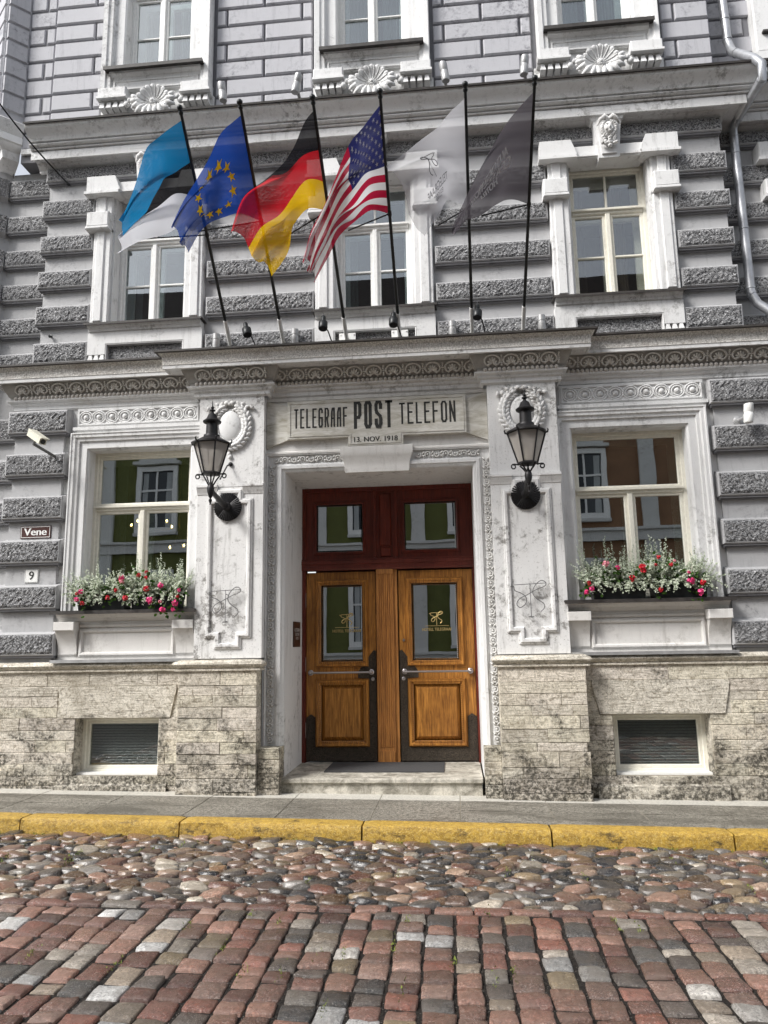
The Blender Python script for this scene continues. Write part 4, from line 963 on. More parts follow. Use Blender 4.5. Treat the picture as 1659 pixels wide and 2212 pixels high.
# setts
PAL=[(.22,.085,.058),(.26,.11,.08),(.32,.17,.125),(.38,.235,.185),(.15,.065,.05),(.24,.13,.095),(.13,.105,.09),(.25,.225,.195),(.055,.052,.050),(.54,.51,.47),(.33,.265,.20),(.32,.245,.15),(.085,.08,.075),(.29,.15,.11),(.62,.61,.59),(.19,.10,.075),(.42,.37,.31),(.22,.11,.085),(.17,.14,.12)]
rs=random.Random(5)
def sett(mb,x0,x1,y0,y1,h,rr,col,zoff=0,skew=0):
    n=6; m_=6; vs=[]
    tx,ty=rr.uniform(-.05,.05),rr.uniform(-.07,.07); cx,cy=(x0+x1)/2,(y0+y1)/2; hx,hy=(x1-x0)/2,(y1-y0)/2
    co=[(rr.uniform(-.009,.009),rr.uniform(-.009,.009)) for _ in range(4)]; sd=rr.random()*50
    us=[-1,-.955,-.86,-.3,.3,.86,.955,1]
    for j,b in enumerate(us):
        for i,a in enumerate(us):
            q=((1-a)*(1-b)/4,(1+a)*(1-b)/4,(1+a)*(1+b)/4,(1-a)*(1+b)/4)
            ox=sum(k*c[0] for k,c in zip(q,co)); oy=sum(k*c[1] for k,c in zip(q,co))
            # superellipse rounding of plan corners
            f=1-.055*(abs(a)**6*abs(b)**6)
            x=cx+a*hx*f+ox; y=cy+b*hy*f+oy
            e=max(abs(a),abs(b)); 
            dz=-.045 if e>=.999 else (-.007 if e>.9 else (-.001 if e>.7 else 0))
            dz+=.004*(1-(a*a+b*b)/2)
            nz=noise.noise(Vector((x*13+sd,y*13,sd)))*.010+noise.noise(Vector((x*45,y*45,sd)))*.004
            ex=noise.noise(Vector((x*20,y*20,sd+9)))*.005 if e>.9 else 0
            vs.append((x+ex,y+ex*.7,gz(x)-.12+h+dz+nz+tx*(x-cx)*.6+ty*(y-cy)*.6))
    w=len(us); mb.add(vs,[(j*w+i,j*w+i+1,(j+1)*w+i+1,(j+1)*w+i) for j in range(w-1) for i in range(w-1)],0,col)
E0=gp(0,1940,-.12); E1=gp(1659,1975,-.12)
def ey(x): return E0.y+(E1.y-E0.y)*(x-E0.x)/(E1.x-E0.x)
m=MB(); x=-5.2
while x<4.6: # edging row
    L=rs.uniform(.20,.30); sett(m,x+.004,x+L-.004,ey(x)-.095,ey(x)+.0,.004,rs,rs.choice(PAL[:6]+PAL[2:4]+[PAL[7]])); x+=L
x=-5.2
while x<4.6:
    wd=rs.uniform(.145,.192); y=ey(x)-.105-rs.uniform(0,.04)
    lim=-7.2 if abs(x+.4)<3 else -5.6
    while y>lim:
        L=rs.choice([.11,.13,.145,.16,.175,.195,.215])*rs.uniform(.93,1.07); dx=.012*math.sin(y*2.1+x)
        c=rs.choice(PAL+PAL[:6]+[PAL[13],PAL[2]]); v=rs.uniform(.5,1.55); c=tuple(k*v for k in c)
        sett(m,x+.005+dx,x+wd-.005+dx,y-L+.005,y-.005,rs.uniform(-.006,.006),rs,c); y-=L+.002
    x+=wd+.003
o=m.build('road_setts',SETT,smooth=60); tag(o,kind='structure')
# rounded cobbles
m=MB(); rc=random.Random(9)
PALC=[(.20,.095,.065),(.30,.16,.11),(.44,.30,.215),(.36,.21,.15),(.035,.036,.04),(.06,.055,.05),(.14,.13,.12),(.26,.24,.22),(.40,.29,.17),(.60,.53,.43),(.16,.07,.05),(.022,.024,.03),(.34,.22,.16),(.25,.14,.07),(.03,.03,.033),(.12,.10,.085)]
pts=[]; cellg={}
def okp(x,y,r):
    i,j=int(x/.2),int(y/.2)
    for a in(-1,0,1):
        for b in(-1,0,1):
            for (px,py,pr_) in cellg.get((i+a,j+b),()):
                if (px-x)**2+((py-y)*1.25)**2<(r+pr_)**2*.70: return False
    return True
for R0,N in ((.10,900),(.075,5200),(.055,7500),(.038,9000),(.025,8000)):
    for _ in range(N):
        x=rc.uniform(-5.6,4.8); y=rc.uniform(ey(x)+.03,ky(x)-.03); r=R0*rc.uniform(.85,1.1)
        if y-r*.7<ey(x) : continue
        if okp(x,y,r): cellg.setdefault((int(x/.2),int(y/.2)),[]).append((x,y,r)); pts.append((x,y,r))
for x,y,r in pts:
    c=rc.choice(PALC); v=rc.uniform(.28,1.1); c=tuple(k*v for k in c); h=.012 if r>.05 else .003
    a=rc.uniform(-.4,.4); rot=Matrix.Rotation(a,3,'Z')@Matrix.Rotation(rc.uniform(-.2,.2),3,'X')@Matrix.Rotation(rc.uniform(-.2,.2),3,'Y')
    n=12 if r>.04 else 8; mm=4; vs=[]; sd=rc.random()*99; sx=rc.uniform(1.,1.25); sy=rc.uniform(.68,.85)
    for j in range(mm+1):
        t=math.pi*.5*j/mm
        for i in range(n):
            an=2*math.pi*i/n; q=1+.36*noise.noise(Vector((math.cos(an)*1.3,math.sin(an)*1.3,sd)))
            p=rot@Vector((r*sx*q*math.sin(t)**.8*math.cos(an),r*sy*q*math.sin(t)**.8*math.sin(an),min(r*.24,.017)*math.cos(t)**.7+ (0 if j<mm else -.03)))
            vs.append((x+p.x,y+p.y,gz(x)-.140+h+p.z))
    m.add(vs,[tuple(range(n))]+[(j*n+i,j*n+(i+1)%n,(j+1)*n+(i+1)%n,(j+1)*n+i) for j in range(mm) for i in range(n)],0,c)
o=m.build('road_cobbles',COBB,smooth=75,fix=False); tag(o,kind='structure')
print('cobbles',len(pts))
# moss and weeds in the joints
GRN=simple('moss_green',(.17,.21,.04),.8,var=.5,bs=8)
m=MB(); rg=random.Random(2)
spots=[(rg.uniform(-4.5,4),None,'k') for _ in range(90)]
for u,v in((408,2000),(610,2100),(540,1980),(520,2105),(1053,1968),(70,2060),(1070,2110),(880,1990),(850,2045),(1380,2005),(700,2180),(690,2060),(1330,1995),(250,2085),(480,2050),(740,2060),(1650,1700),(870,2140),(980,2080),(600,1995),(1110,2100)): 
    g=gp(u,v,-.12); spots.append((g.x,g.y,'s'))
for _ in range(26):
    spots.append((rg.uniform(-4,3.4),rg.uniform(-2.7,-1.6),'s'))
for x,y,t in spots:
    if t=='k': y=ky(x)-.03
    n=26 if t=='k' else 20
    for _ in range(n):
        ax=x+rg.gauss(0,.05 if t=='k' else .010); ay=y+rg.gauss(0,.012 if t=='k' else .055); L=rg.uniform(.006,.017); a=rg.uniform(0,6.3)
        z=gz(ax)-(.145 if t=='k' else .128)+rg.uniform(0,.02); w_=.005
        m.add([(ax-w_*math.cos(a),ay-w_*math.sin(a),z),(ax+w_*math.cos(a),ay+w_*math.sin(a),z),(ax+L*.5*math.sin(a),ay+L*.5*math.cos(a),z+L)],[(0,1,2)])
o=m.build('joint_weeds',GRN,fix=False); tag(o,'small green weeds and moss growing in the paving joints and along the kerb','weeds',kind='stuff')
#@@PART2
# ================================================================== FLAGS AND POLES
def catmull(P,t):
    n=len(P)-1; f=min(max(t,0),1)*n; i=min(int(f),n-1); t=f-i
    p0,p1,p2,p3=P[max(i-1,0)],P[i],P[i+1],P[min(i+2,n)]
    return .5*((2*p1)+(-p0+p2)*t+(2*p0-5*p1+4*p2-p3)*t*t+(-p0+3*p1-3*p2+p3)*t**3)
PB=[(497,742),(612,738),(749,733),(863,726),(1020,714),(1130,711)]
PT=[(390,240),(519,228),(676,218),(821,205),(1005,190),(1155,177)]
PTY=[-2.15,-2.2,-2.35,-2.25,-2.25,-2.3]
pole_lab=['black flagpole carrying the blue, black and white striped flag','black flagpole carrying the blue flag with gold stars','black flagpole carrying the black, red and gold flag','black flagpole carrying the red and white striped flag with starred canton','black flagpole carrying the sheer white flag','black flagpole carrying the purple-grey flag, nearest the downpipe']
poles=[]
for i in range(6):
    b=at(*PB[i],-.14); t=at(*PT[i],PTY[i]); d=(t-b).normalized()
    root=thing('flagpole',pole_lab[i],'flagpole',(b.x,-.03,b.z-.06),'flagpoles above the portal')
    m=MB(); m.tube([b+d*.26,t],[.019,.015],10); m.build('pole',BLACK,root,smooth=60)
    m=MB(); m.tube([b-d*.02,b+d*.30],.025,10); m.box(b.x-.10,b.x+.10,-.09,-.075,b.z-.16,b.z+.10); m.add([(b.x-.006,-.075,b.z-.1),(b.x-.006,-.075,b.z+.06),*[tuple(b+d*.2+Vector((-.006,0,-.01)))]],[(0,1,2)])
    for sx in(-.08,.08): m.ell((b.x+sx,-.095,b.z+.08),(.01,.008,.01),6,4)
    m.build('bracket',WFRAME,root,smooth=40)
    m=MB(); m.ell(t+d*.03,(.03,.03,.03),12,8); m.lathe([(.02,-.03),(.024,-.01),(.012,.01)],t,tuple(d),12); m.build('finial',BLACK,root,smooth=60)
    poles.append((b,t,d))
for i,(u,v) in enumerate(((303,516),(427,500),(612,514),(752,498),(946,487),(1040,466))):
    b,t,d=poles[i]; hb=b+(t-b)*(.52,.565,.60,.565,.565,.565)[i]
    e=at(u,v,hb.y-.02); root=[o for o in bpy.data.objects if o.name.startswith('flagpole')][i]
    m=MB(); m.tube([hb,e],.0075,6); m.lathe([(.022,-.02),(.022,.02)],hb,tuple(d),10); m.build('boom',IRON,root)
def warp3(u,a,b):
    return u*3*a if u<1/3 else (a+(u-1/3)*3*(b-a) if u<2/3 else b+(u-2/3)*3*(1-b))
def flag(i,name,label,mats,top,bot,g=None,fold=(.05,2.2,.6),extras=None,hoist=.565,yT=None,yB=None,extra_mats=[],jit=0):
    b,t,d=poles[i]
    hb=b+(t-b)*hoist
    nT=len(top); nB=len(bot)
    y0,y1=(t+( b-t)*.03).y,hb.y
    yT=yT if yT is not None else y0+.25; yB=yB if yB is not None else y1-.1
    T=[t+(b-t)*.03]+[at(u,v,y0+(yT-y0)*(k+1)/(nT)) for k,(u,v) in enumerate(top)]
    Bt=[hb]+[at(u,v,y1+(yB-y1)*(k+1)/(nB)) for k,(u,v) in enumerate(bot)]
    A,Fq,ph=fold
    def S(v,u,off=0):
        uu=g(u,v) if g else u
        a=catmull(T,v); c=catmull(Bt,v); p=a.lerp(c,uu)
        # keep hoist exactly on the pole
        w=min(1,v*3); amp=A*w*(.35+.65*v)
        q=2*math.pi*(Fq*uu+ph+.9*v+.25*math.sin(3*v))
        p=p+Vector((.45*amp*math.cos(q*1.0+.6),amp*math.sin(q)+.4*amp*math.sin(q*2.3+1.),.22*amp*math.cos(q*1.7)*(1 if .02<u<.98 else .5)))
        if off:
            e=.01; pu=S(v,min(u+e,1))-S(v,max(u-e,0)); pv=S(min(v+e,1),u)-S(max(v-e,0),u); n=pu.cross(pv).normalized(); p=p+n*off
        return p
    NU,NV=44,70; vs=[]; uv=[]
    for j in range(NV+1):
        for k in range(NU+1):
            vs.append(S(j/NV,k/NU)); uv.append((j/NV,k/NU))
    m=MB(); m.add(vs,[(j*(NU+1)+k,j*(NU+1)+k+1,(j+1)*(NU+1)+k+1,(j+1)*(NU+1)+k) for j in range(NV) for k in range(NU)])
    if extras: extras(m,S)
    o=m.build(name,[mats]+extra_mats,None,smooth=89,fix=False)
    me=o.data; ul=me.uv_layers.new(name='UVMap')
    nv=len(uv)
    for lp in me.loops:
        if lp.vertex_index<nv: ul.data[lp.index].uv=uv[lp.vertex_index]
    # origin at the hoist top
    off=Vector(T[0]); 
    for v in me.vertices: v.co-=off
    o.location=off
    tag(o,label,'flag',group='flags flying over the portal'); return o
def star(m,S,v,u,r,asp,rot=0,mi=1):
    pts=[]
    for k in range(10):
        rr_=r if k%2==0 else r*.40; a=rot+math.pi*k/5; pts.append((v+rr_*math.sin(a)*asp,u-rr_*math.cos(a)))
    for off in(.004,-.004):
        c=S(v,u,off); m.add([c]+[S(a,b_,off) for a,b_ in pts],[(0,1+k,1+(k+1)%10) for k in range(10)],mi)
def plaincol(c): return lambda g,x,y:c
CWH=cloth('white_star_cloth',plaincol((.78,.78,.80)),.0,.3)
CGO=cloth('gold_star_cloth',plaincol((1.0,.78,.04)),.0,.15)
blk=(.012,.012,.015)
flag(0,'flag','flag with light blue, black and white stripes, drooping on the first pole from the left',
  cloth('blue_black_white_cloth',bands([(.012,.20,.42),blk,(.70,.71,.75)]),.06),
  [(340,298),(307,352),(283,412),(266,458)],[(400,484),(352,503),(300,520),(255,545)],
  g=lambda u,v:warp3(u,1/3+.20*min(1,v*1.6),2/3-.11*min(1,v*1.6)),
  fold=(.055,2.4,.1),hoist=.52)
def eustars(m,S):
    for k in range(12):
        a=2*math.pi*k/12; star(m,S,.45+.21*math.sin(a),.52-.33*math.cos(a),.078,.62)
flag(1,'flag','blue flag with a ring of gold stars, hanging between the striped flags',
  cloth('blue_cloth',plaincol((.012,.055,.30)),.07),[(487,280),(452,336),(420,392),(392,436),(370,480)],[(517,461),(472,478),(432,500),(402,544)],fold=(.05,1.8,.3),extras=eustars,extra_mats=[CGO])
flag(2,'flag','black, red and gold striped flag with twisted lower corner',
  cloth('black_red_gold_cloth',bands([blk,(.50,.012,.022),(.78,.50,.006)]),.08),
  g=lambda u,v:warp3(u,max(.012,.37*(1-(v/.55)**1.5) if v<.55 else 0),.70-.36*v),top=[(650,278),(619,340),(576,376),(530,420),(505,500)],bot=[(668,451),(634,490),(622,540),(602,566),(580,590)],fold=(.075,1.6,.55),hoist=.60)
def uscol(g,x,y):
    s=g.math('MODULO',g.math('MULTIPLY',y,13.),2.); st=g.math('LESS_THAN',s,1.)
    c=g.mix(st,(.76,.76,.77),(.42,.012,.045))
    k=g.math('MULTIPLY',g.math('LESS_THAN',x,.40),g.math('LESS_THAN',y,7/13))
    return g.mix(k,c,(.022,.026,.115))
def usstars(m,S):
    for r in range(9):
        for c in range(6 if r%2==0 else 5):
            star(m,S,.40*(c*2+1+(r%2))/12.0,(7/13)*(r+1)/10.,.027,.62)
flag(3,'flag','red and white striped flag with white stars on a navy canton',cloth('striped_cloth',uscol,.03),
  [(792,264),(763,308),(733,356),(697,440),(668,500),(656,553)],[(800,455),(762,487),(726,512),(704,552),(676,602)],fold=(.07,2.1,.15),extras=usstars,extra_mats=[CWH])
INKF=cloth('grey_print',plaincol((.16,.16,.17)),.25)
def whitemark(m,S):
    for off in(.004,-.004):
        text_into(m,'TELEGRAAF',.13,lambda x,y:S(.50+x*.62,.66-y,off),1,sx=.8); text_into(m,'ESTONIA',.085,lambda x,y:S(.50+x*.62,.76-y,off),1,sx=.8)
        text_into(m,'HOTELL',.07,lambda x,y:S(.50+x*.62,.84-y,off),1,sx=.8)
    ribbon(m,lambda a,b:S(.50+a*.5,.36-b,0),.32,.004); 
    for k in range(len(m.m)-3,len(m.m)): pass
def wm(m,S):
    n0=len(m.m); whitemark(m,S)
    for k in range(n0,len(m.m)): m.m[k]=1
flag(4,'flag','sheer white flag with faint grey ribbon emblem and mirrored lettering',cloth('sheer_white_cloth',plaincol((.74,.74,.78)),.40,.4),
  [(945,272),(885,318),(838,348)],[(972,432),(945,470),(913,518)],fold=(.055,1.5,.4),extras=wm,extra_mats=[INKF])
CWP=cloth('white_print',plaincol((.80,.79,.82)),.0)
def purp(m,S):
    for off in(.004,-.004):
        for tx,uu,sz in(('AUTOGRAPH',.36,.16),('COLLECTION',.50,.18),('HOTELS',.65,.15)):
            text_into(m,tx,sz,lambda x,y:S(.44+x*.55,uu-y,off),1,sx=.8,bold=.006)
flag(5,'flag','purple-grey flag with mirrored white lettering on the rightmost pole',cloth('purple_grey_cloth',plaincol((.095,.086,.098)),.12),
  [(1102,254),(1064,316),(1036,372),(1004,440),(978,497)],[(1089,431),(1042,463),(1008,478),(984,500)],fold=(.05,2.0,.7),extras=purp,extra_mats=[CWP])
# thin stay rods below two of the flags
# ================================================================== LANTERNS
def lantern(cx,zb,rosx,rosz,label):
    L=thing('wall_lantern',label,'lantern',(rosx,-.19,rosz),'street lanterns flanking the door')
    yc=-.86; 
    m=MB(); n=36; vs=[(rosx,-.235,rosz)]
    for k in range(n):
        a=2*math.pi*k/n; vs.append((rosx+.165*math.cos(a),-.20,rosz+.165*math.sin(a)))
    for k in range(n):
        a=2*math.pi*k/n; D=Vector((math.cos(a),0,math.sin(a)));c=Vector((rosx,-.2,rosz))
        m.tube([c+D*.03+Vector((0,-.04,0)),c+D*.10+Vector((0,-.032,0)),c+D*.160+Vector((0,-.012,0))],[.004,.008,.012],5)
    m.lathe([(.162,0),(.16,.012),(.09,.026),(.05,.05),(.0,.055)],(rosx,-.192,rosz),(0,-1,0),28)
    m.lathe([(.055,.04),(.045,.07),(.03,.09),(.034,.1),(.02,.13)],(rosx,-.19,rosz),(0,-1,0),16); m.build('wall_rosette',IRON,L,smooth=50)
    m=MB(); m.tube([(rosx,-.28,rosz),(rosx,-.40,rosz+.005),(rosx+(cx-rosx)*.5,-.58,rosz+.03),(cx,-.76,rosz+.05),(cx,yc,rosz+.075)],[.030,.036,.030,.026,.030],12)
    for k in range(5): m.ell((rosx+(cx-rosx)*k/5*.8,-.34-.09*k,rosz+.025+.006*k),(.026,.03,.018),8,6)
    m.lathe([(.012,-.15),(.006,-.14),(.016,-.115),(.02,-.10),(.008,-.085),(.022,-.06),(.026,-.045),(.034,-.02),(.04,.02),(.034,.05),(.02,.07),(.014,.09)],(cx,yc,rosz+.06),(0,0,1),14)
    m.build('arm',IRON,L,smooth=50)
    z0=zb; H=.32; r0,r1=.098,.195
    m=MB()
    for k in range(4):  # cage bracket
        a=R_(45+90*k); D=Vector((math.cos(a),math.sin(a),0)); c=Vector((cx,yc,rosz+.11))
        m.tube([c+D*.02,c+D*.06+Vector((0,0,(z0-.01-c.z)*.5)),Vector((cx,yc,z0-.012))+D*.105],.0085,6)
    m.tube([(cx,yc,rosz+.1),(cx,yc,z0-.01)],.010,6)
    for s in(-1,1): # scrolls
        pts=[Vector((cx+s*.09,yc,z0-.018))]+[Vector((cx+s*(.145+.026*math.cos(t)*(1-q*.35)),yc,z0-.035+.028*math.sin(t)*(1-q*.35))) for q,t in [(j/9,R_(110-j*45)) for j in range(10)]]
        m.tube(pts,.0075,6)
    m.build('scroll_bracket',IRON,L,smooth=50)
    m=MB(); 
    m.lathe([(.085,-.02),(.108,-.012),(.108,.004),(.09,.010)],(cx,yc,z0),(0,0,1),6,ph=0)
    gl=MB()
    for k in range(6):
        a=math.pi/3*k; b=math.pi/3*(k+1)
        A0=Vector((cx+r0*math.cos(a),yc+r0*math.sin(a),z0)); A1=Vector((cx+r1*math.cos(a),yc+r1*math.sin(a),z0+H))
        B0=Vector((cx+r0*math.cos(b),yc+r0*math.sin(b),z0)); B1=Vector((cx+r1*math.cos(b),yc+r1*math.sin(b),z0+H))
        m.tube([A0,A1],.0095,6); m.tube([A1,B1],.010,6); m.tube([A0,B0],.009,6)
        g=.97; C=Vector((cx,yc,0)); f=lambda p:Vector((C.x+(p.x-C.x)*g,C.y+(p.y-C.y)*g,p.z)); gl.add([f(A0),f(B0),f(B1),f(A1)],[(0,1,2,3)])
        D=Vector((math.cos(a),math.sin(a),0)); m.tube([A1-D*.01,A1+D*.022+Vector((0,0,.005)),A1+D*.03+Vector((0,0,.03)),A1+D*.018+Vector((0,0,.045))],[.010,.011,.008,.004],6)
    m.build('cage',IRON,L,smooth=40); gl.build('panes',GLASSL,L,fix=False)
    zt=z0+H; m=MB()
    m.lathe([(.205,-.004),(.205,.010),(.16,.035),(.10,.07),(.088,.08),(.085,.10),(.065,.105),(.062,.20),(.062,.225),(.095,.24),(.10,.255),(.062,.285),(.045,.33),(.02,.35),(.014,.365),(.03,.375),(.03,.385),(.012,.395),(.02,.41),(.008,.43),(.002,.49)],(cx,yc,zt),(0,0,1),18)
    m.build('chimney_cap',IRON,L,smooth=35)
    m=MB(); m.lathe([(.03,0),(.04,.02),(.04,.07),(.02,.1),(.022,.17),(.0,.19)],(cx,yc,z0),(0,0,1),12); m.build('lamp_holder',simple('lamp_bulb',(.55,.52,.45),.4),L,smooth=40)
    return L
pL=at(493,1096,-.19); pR=at(1135,1070,-.19)
cL=at(457,970,-.86); cR=at(1137,940,-.86)
zL=at(457,1022,-.86).z; zR=at(1137,1000,-.86).z
LL=lantern(cL.x,zL,pL.x,pL.z,'black hexagonal wall lantern left of the oak door, beside the window with the pink flowers')
lantern(cR.x,zR,pR.x,pR.z,'black hexagonal wall lantern right of the oak door, in front of its wreath medallion')
# stay rod of the left lantern
m=MB(); a=at(498,1003,-.2); m.tube([a,a+Vector((-.02,-.06,-.03)),Vector((cL.x+.09,-.82,zL-.06))],.009,6); m.ell(a,(.028,.02,.028),10,6); m.build('stay_rod',IRON,LL,smooth=50)
# ================================================================== EMBLEMS ON PILASTERS
for (u,v,lab) in ((487,1303,'wrought iron T with looping ribbon on the pilaster left of the door'),(1146,1290,'wrought iron T with looping ribbon on the pilaster right of the door')):
    p=at(u,v,-.25); E=MB(); ribbon(E,lambda a,b:Vector((p.x+a,-.25,p.z+b)),.34,.0050)
    E.tube([(p.x-.03,-.25,p.z-.21),(p.x+.03,-.25,p.z-.21)],.006,6); E.tube([(p.x,-.25,p.z-.2),(p.x,-.19,p.z-.2)],.005,6); E.tube([(p.x,-.25,p.z+.1),(p.x,-.19,p.z+.1)],.005,6)
    o=E.build('ribbon_emblem',simple('grey_iron',(.13,.13,.13),.5),smooth=50); off=Vector((p.x,-.19,p.z))
    for vv in o.data.vertices: vv.co-=off
    o.location=off; tag(o,lab,'emblem',group='iron emblems on the pilasters')
# ================================================================== SMALL LIGHTS
def blackflood(u,v,lab,tilt=0):
    p=at(u,v,-.42); L=thing('floodlight',lab,'floodlight',(p.x,-.45,5.02),'black floodlights on the portal cornice')
    D=Vector((math.sin(tilt),.25,.95)).normalized()
    m=MB(); m.lathe([(.050,-.07),(.054,-.06),(.054,.02),(.046,.03),(.028,.034),(.028,.10),(.022,.11),(.006,.112),(.004,.16)],p,tuple(D),16); m.build('housing',BLACK,L,smooth=40)
    b=Vector((p.x+.10,-.30,5.03)); m=MB(); m.tube([p+D*-.02,p+Vector((.05,.03,-.07)),b],.008,6); m.build('arm',IRON,L)
blackflood(533,714,'black floodlight leaning left, between the first two flagpoles',-.25); blackflood(698,700,'black floodlight on the portal cornice just left of the centre window sill and third pole',0)
blackflood(850,692,'black floodlight close to the left of the fourth flagpole',0); blackflood(1031,676,'black floodlight just right of the fifth flagpole',.05)
for (u,v,lab) in ((467,737,'short grey cylinder uplight beside the first flagpole'),(637,727,'short grey cylinder uplight between second and third flagpoles'),(977,710,'short grey cylinder uplight left of the fifth flagpole'),(1170,697,'short grey cylinder uplight right of the last flagpole')):
    p=at(u,v,-.17); L=thing('wall_spotlight',lab,'spotlight',(p.x,-.1,p.z),'grey cylinder uplights over the portal')
    m=MB(); m.lathe([(.042,-.10),(.045,-.09),(.045,.0),(.041,.004),(.041,.016),(.045,.02),(.045,.085),(.04,.09),(.0,.08)],p,(0,0,1),18); m.build('housing',SILVER,L,smooth=40)
    m=MB(); m.tube([p+Vector((0,.03,-.04)),(p.x,-.085,p.z-.04)],.02,8); m.build('mount',SILVER,L)
for (u,v,lab) in ((480,203,'grey adjustable spotlight on the upper cornice, leftmost of the row'),(641,185,'grey adjustable spotlight on the upper cornice left of the middle shell'),(960,160,'grey adjustable spotlight on the upper cornice right of the middle shell'),(1133,146,'grey adjustable spotlight on the upper cornice, rightmost of the row')):
    p=at(u,v,-.28); L=thing('wall_spotlight',lab,'spotlight',(p.x,-.05,p.z),'grey spotlights on the upper cornice'); tl=-.22 if u<700 and u>600 else (.12 if u<500 or u==960 else -.1)
    D=Vector((-tl,-.0,1)).normalized(); c=p+Vector((0,0,.03))
    m=MB(); m.lathe([(.046,-.13),(.050,-.12),(.050,-.01),(.046,-.005),(.046,.01),(.050,.015),(.050,.12),(.045,.125),(.0,.12)],c,tuple(D),18); m.build('housing',SILVER,L,smooth=40)
    m=MB(); m.tube([c+Vector((0,.02,-.05)),(p.x+.02,-.16,p.z-.13),(p.x+.03,-.02,p.z-.14)],.022,8); m.ell((p.x+.03,-.03,p.z-.14),(.045,.03,.045),10,6); m.build('mount',SILVER,L,smooth=60)
# wall light at right
p=at(1617,892,-.24); L=thing('wall_light','small pale cylinder wall light between rough blocks at the right edge','wall light',(p.x,-.04,p.z))
m=MB(); m.lathe([(.045,-.11),(.05,-.10),(.05,-.01),(.046,-.005),(.046,.01),(.05,.015),(.05,.10),(.045,.105),(0,.1)],p,(.1,0,1),18); m.build('housing',WFRAME,L,smooth=40)
m=MB(); m.tube([p+Vector((-.01,.03,-.03)),(p.x-.05,-.05,p.z-.03)],.018,8); m.lathe([(.05,0),(.05,.02),(.02,.035)],(p.x-.05,-.04,p.z-.03),(0,-1,0),14); m.build('mount',SILVER,L,smooth=40)
# security camera
a=at(62,932,-.42); b=at(98,958,-.60)
L=thing('security_camera','cream bullet security camera on the quoin above the street name','security camera',(a.x,-.06,a.z-.1))
D=(b-a).normalized(); X=D.cross(Vector((0,0,1))).normalized(); U=X.cross(D)
def obox(mb,c,D,X,U,l,w_,h,mi=0):
    vs=[c+D*(l*i)+X*(w_*j)+U*(h*k) for i in(-1,1) for j in(-1,1) for k in(-1,1)]; mb.add(vs,[(0,1,3,2),(4,6,7,5),(0,4,5,1),(2,3,7,6),(0,2,6,4),(1,5,7,3)],mi)
cc=(a+b)/2; m=MB(); obox(m,cc,D,X,U,.15,.042,.036); obox(m,cc+U*.045+D*.02,D,X,U,.165,.05,.006); m.build('housing',simple('cream_plastic',(.62,.60,.50),.4),L)
m=MB(); m.lathe([(.03,0),(.03,.008),(0,.008)],cc+D*.15,tuple(D),14); m.build('lens',BLACK,L)
m=MB(); m.tube([cc-U*.03,cc-U*.09-D*.02,Vector((cc.x+.05,-.07,cc.z-.16))],[.02,.018,.018],8); m.ell((cc.x+.05,-.075,cc.z-.16),(.035,.03,.035),10,6); m.build('bracket',simple('dark_bracket',(.12,.12,.12),.5),L)
# ================================================================== SIGNS
p=at(75,1149,-.09); L=thing('street_sign','small brown street name sign reading Vene, mounted between rough quoins','street sign',(p.x,-.06,p.z))
m=MB(); m.box(p.x-.19,p.x+.19,-.072,-.06,p.z-.075,p.z+.075,ch=.003); m.build('plate',simple('brown_enamel',(.060,.020,.016),.35),L)
m=MB(); m.rect(p.x-.178,p.x+.178,p.z-.063,p.z+.063,[(-.003,-.0725),(.003,-.0725),(.003,-.0735),(-.003,-.0735)]); text_into(m,'Vene',.125,lambda x,y:(p.x+x,-.0735,p.z+y),bold=.005,sx=1.1); m.build('lettering',WFRAME,L,fix=False)
p=at(66,1244,-.09); L=thing('house_number_sign','small white enamel plate with black number 9 under the brown street sign','number sign',(p.x,-.06,p.z))
m=MB(); m.box(p.x-.085,p.x+.085,-.072,-.06,p.z-.08,p.z+.08,ch=.003); m.build('plate',WFRAME,L)
m=MB(); text_into(m,'9',.14,lambda x,y:(p.x+x,-.0735,p.z+y),bold=.003); m.rect(p.x-.078,p.x+.078,p.z-.073,p.z+.073,[(-.001,-.0725),(.001,-.0725),(.001,-.0732),(-.001,-.0732)]); m.build('lettering',INK,L,fix=False)
zz=1.72; L=thing('hotel_plaque','dark brown plaque with pale lettering on the reveal left of the door','plaque',(-1.95,.55,zz))
m=MB(); m.box(-1.949,-1.935,.40,.78,zz-.15,zz+.15); m.build('plate',simple('plaque_brown',(.055,.025,.018),.35),L)
m=MB(); text_into(m,'AUTOGRAPH',.06,lambda x,y:(-1.9335,.59+x,zz+.05+y),sx=.85); text_into(m,'COLLECTION',.045,lambda x,y:(-1.9335,.59+x,zz+y),sx=.85); text_into(m,'HOTELS',.04,lambda x,y:(-1.9335,.59+x,zz-.05+y)); m.build('lettering',WFRAME,L,fix=False)
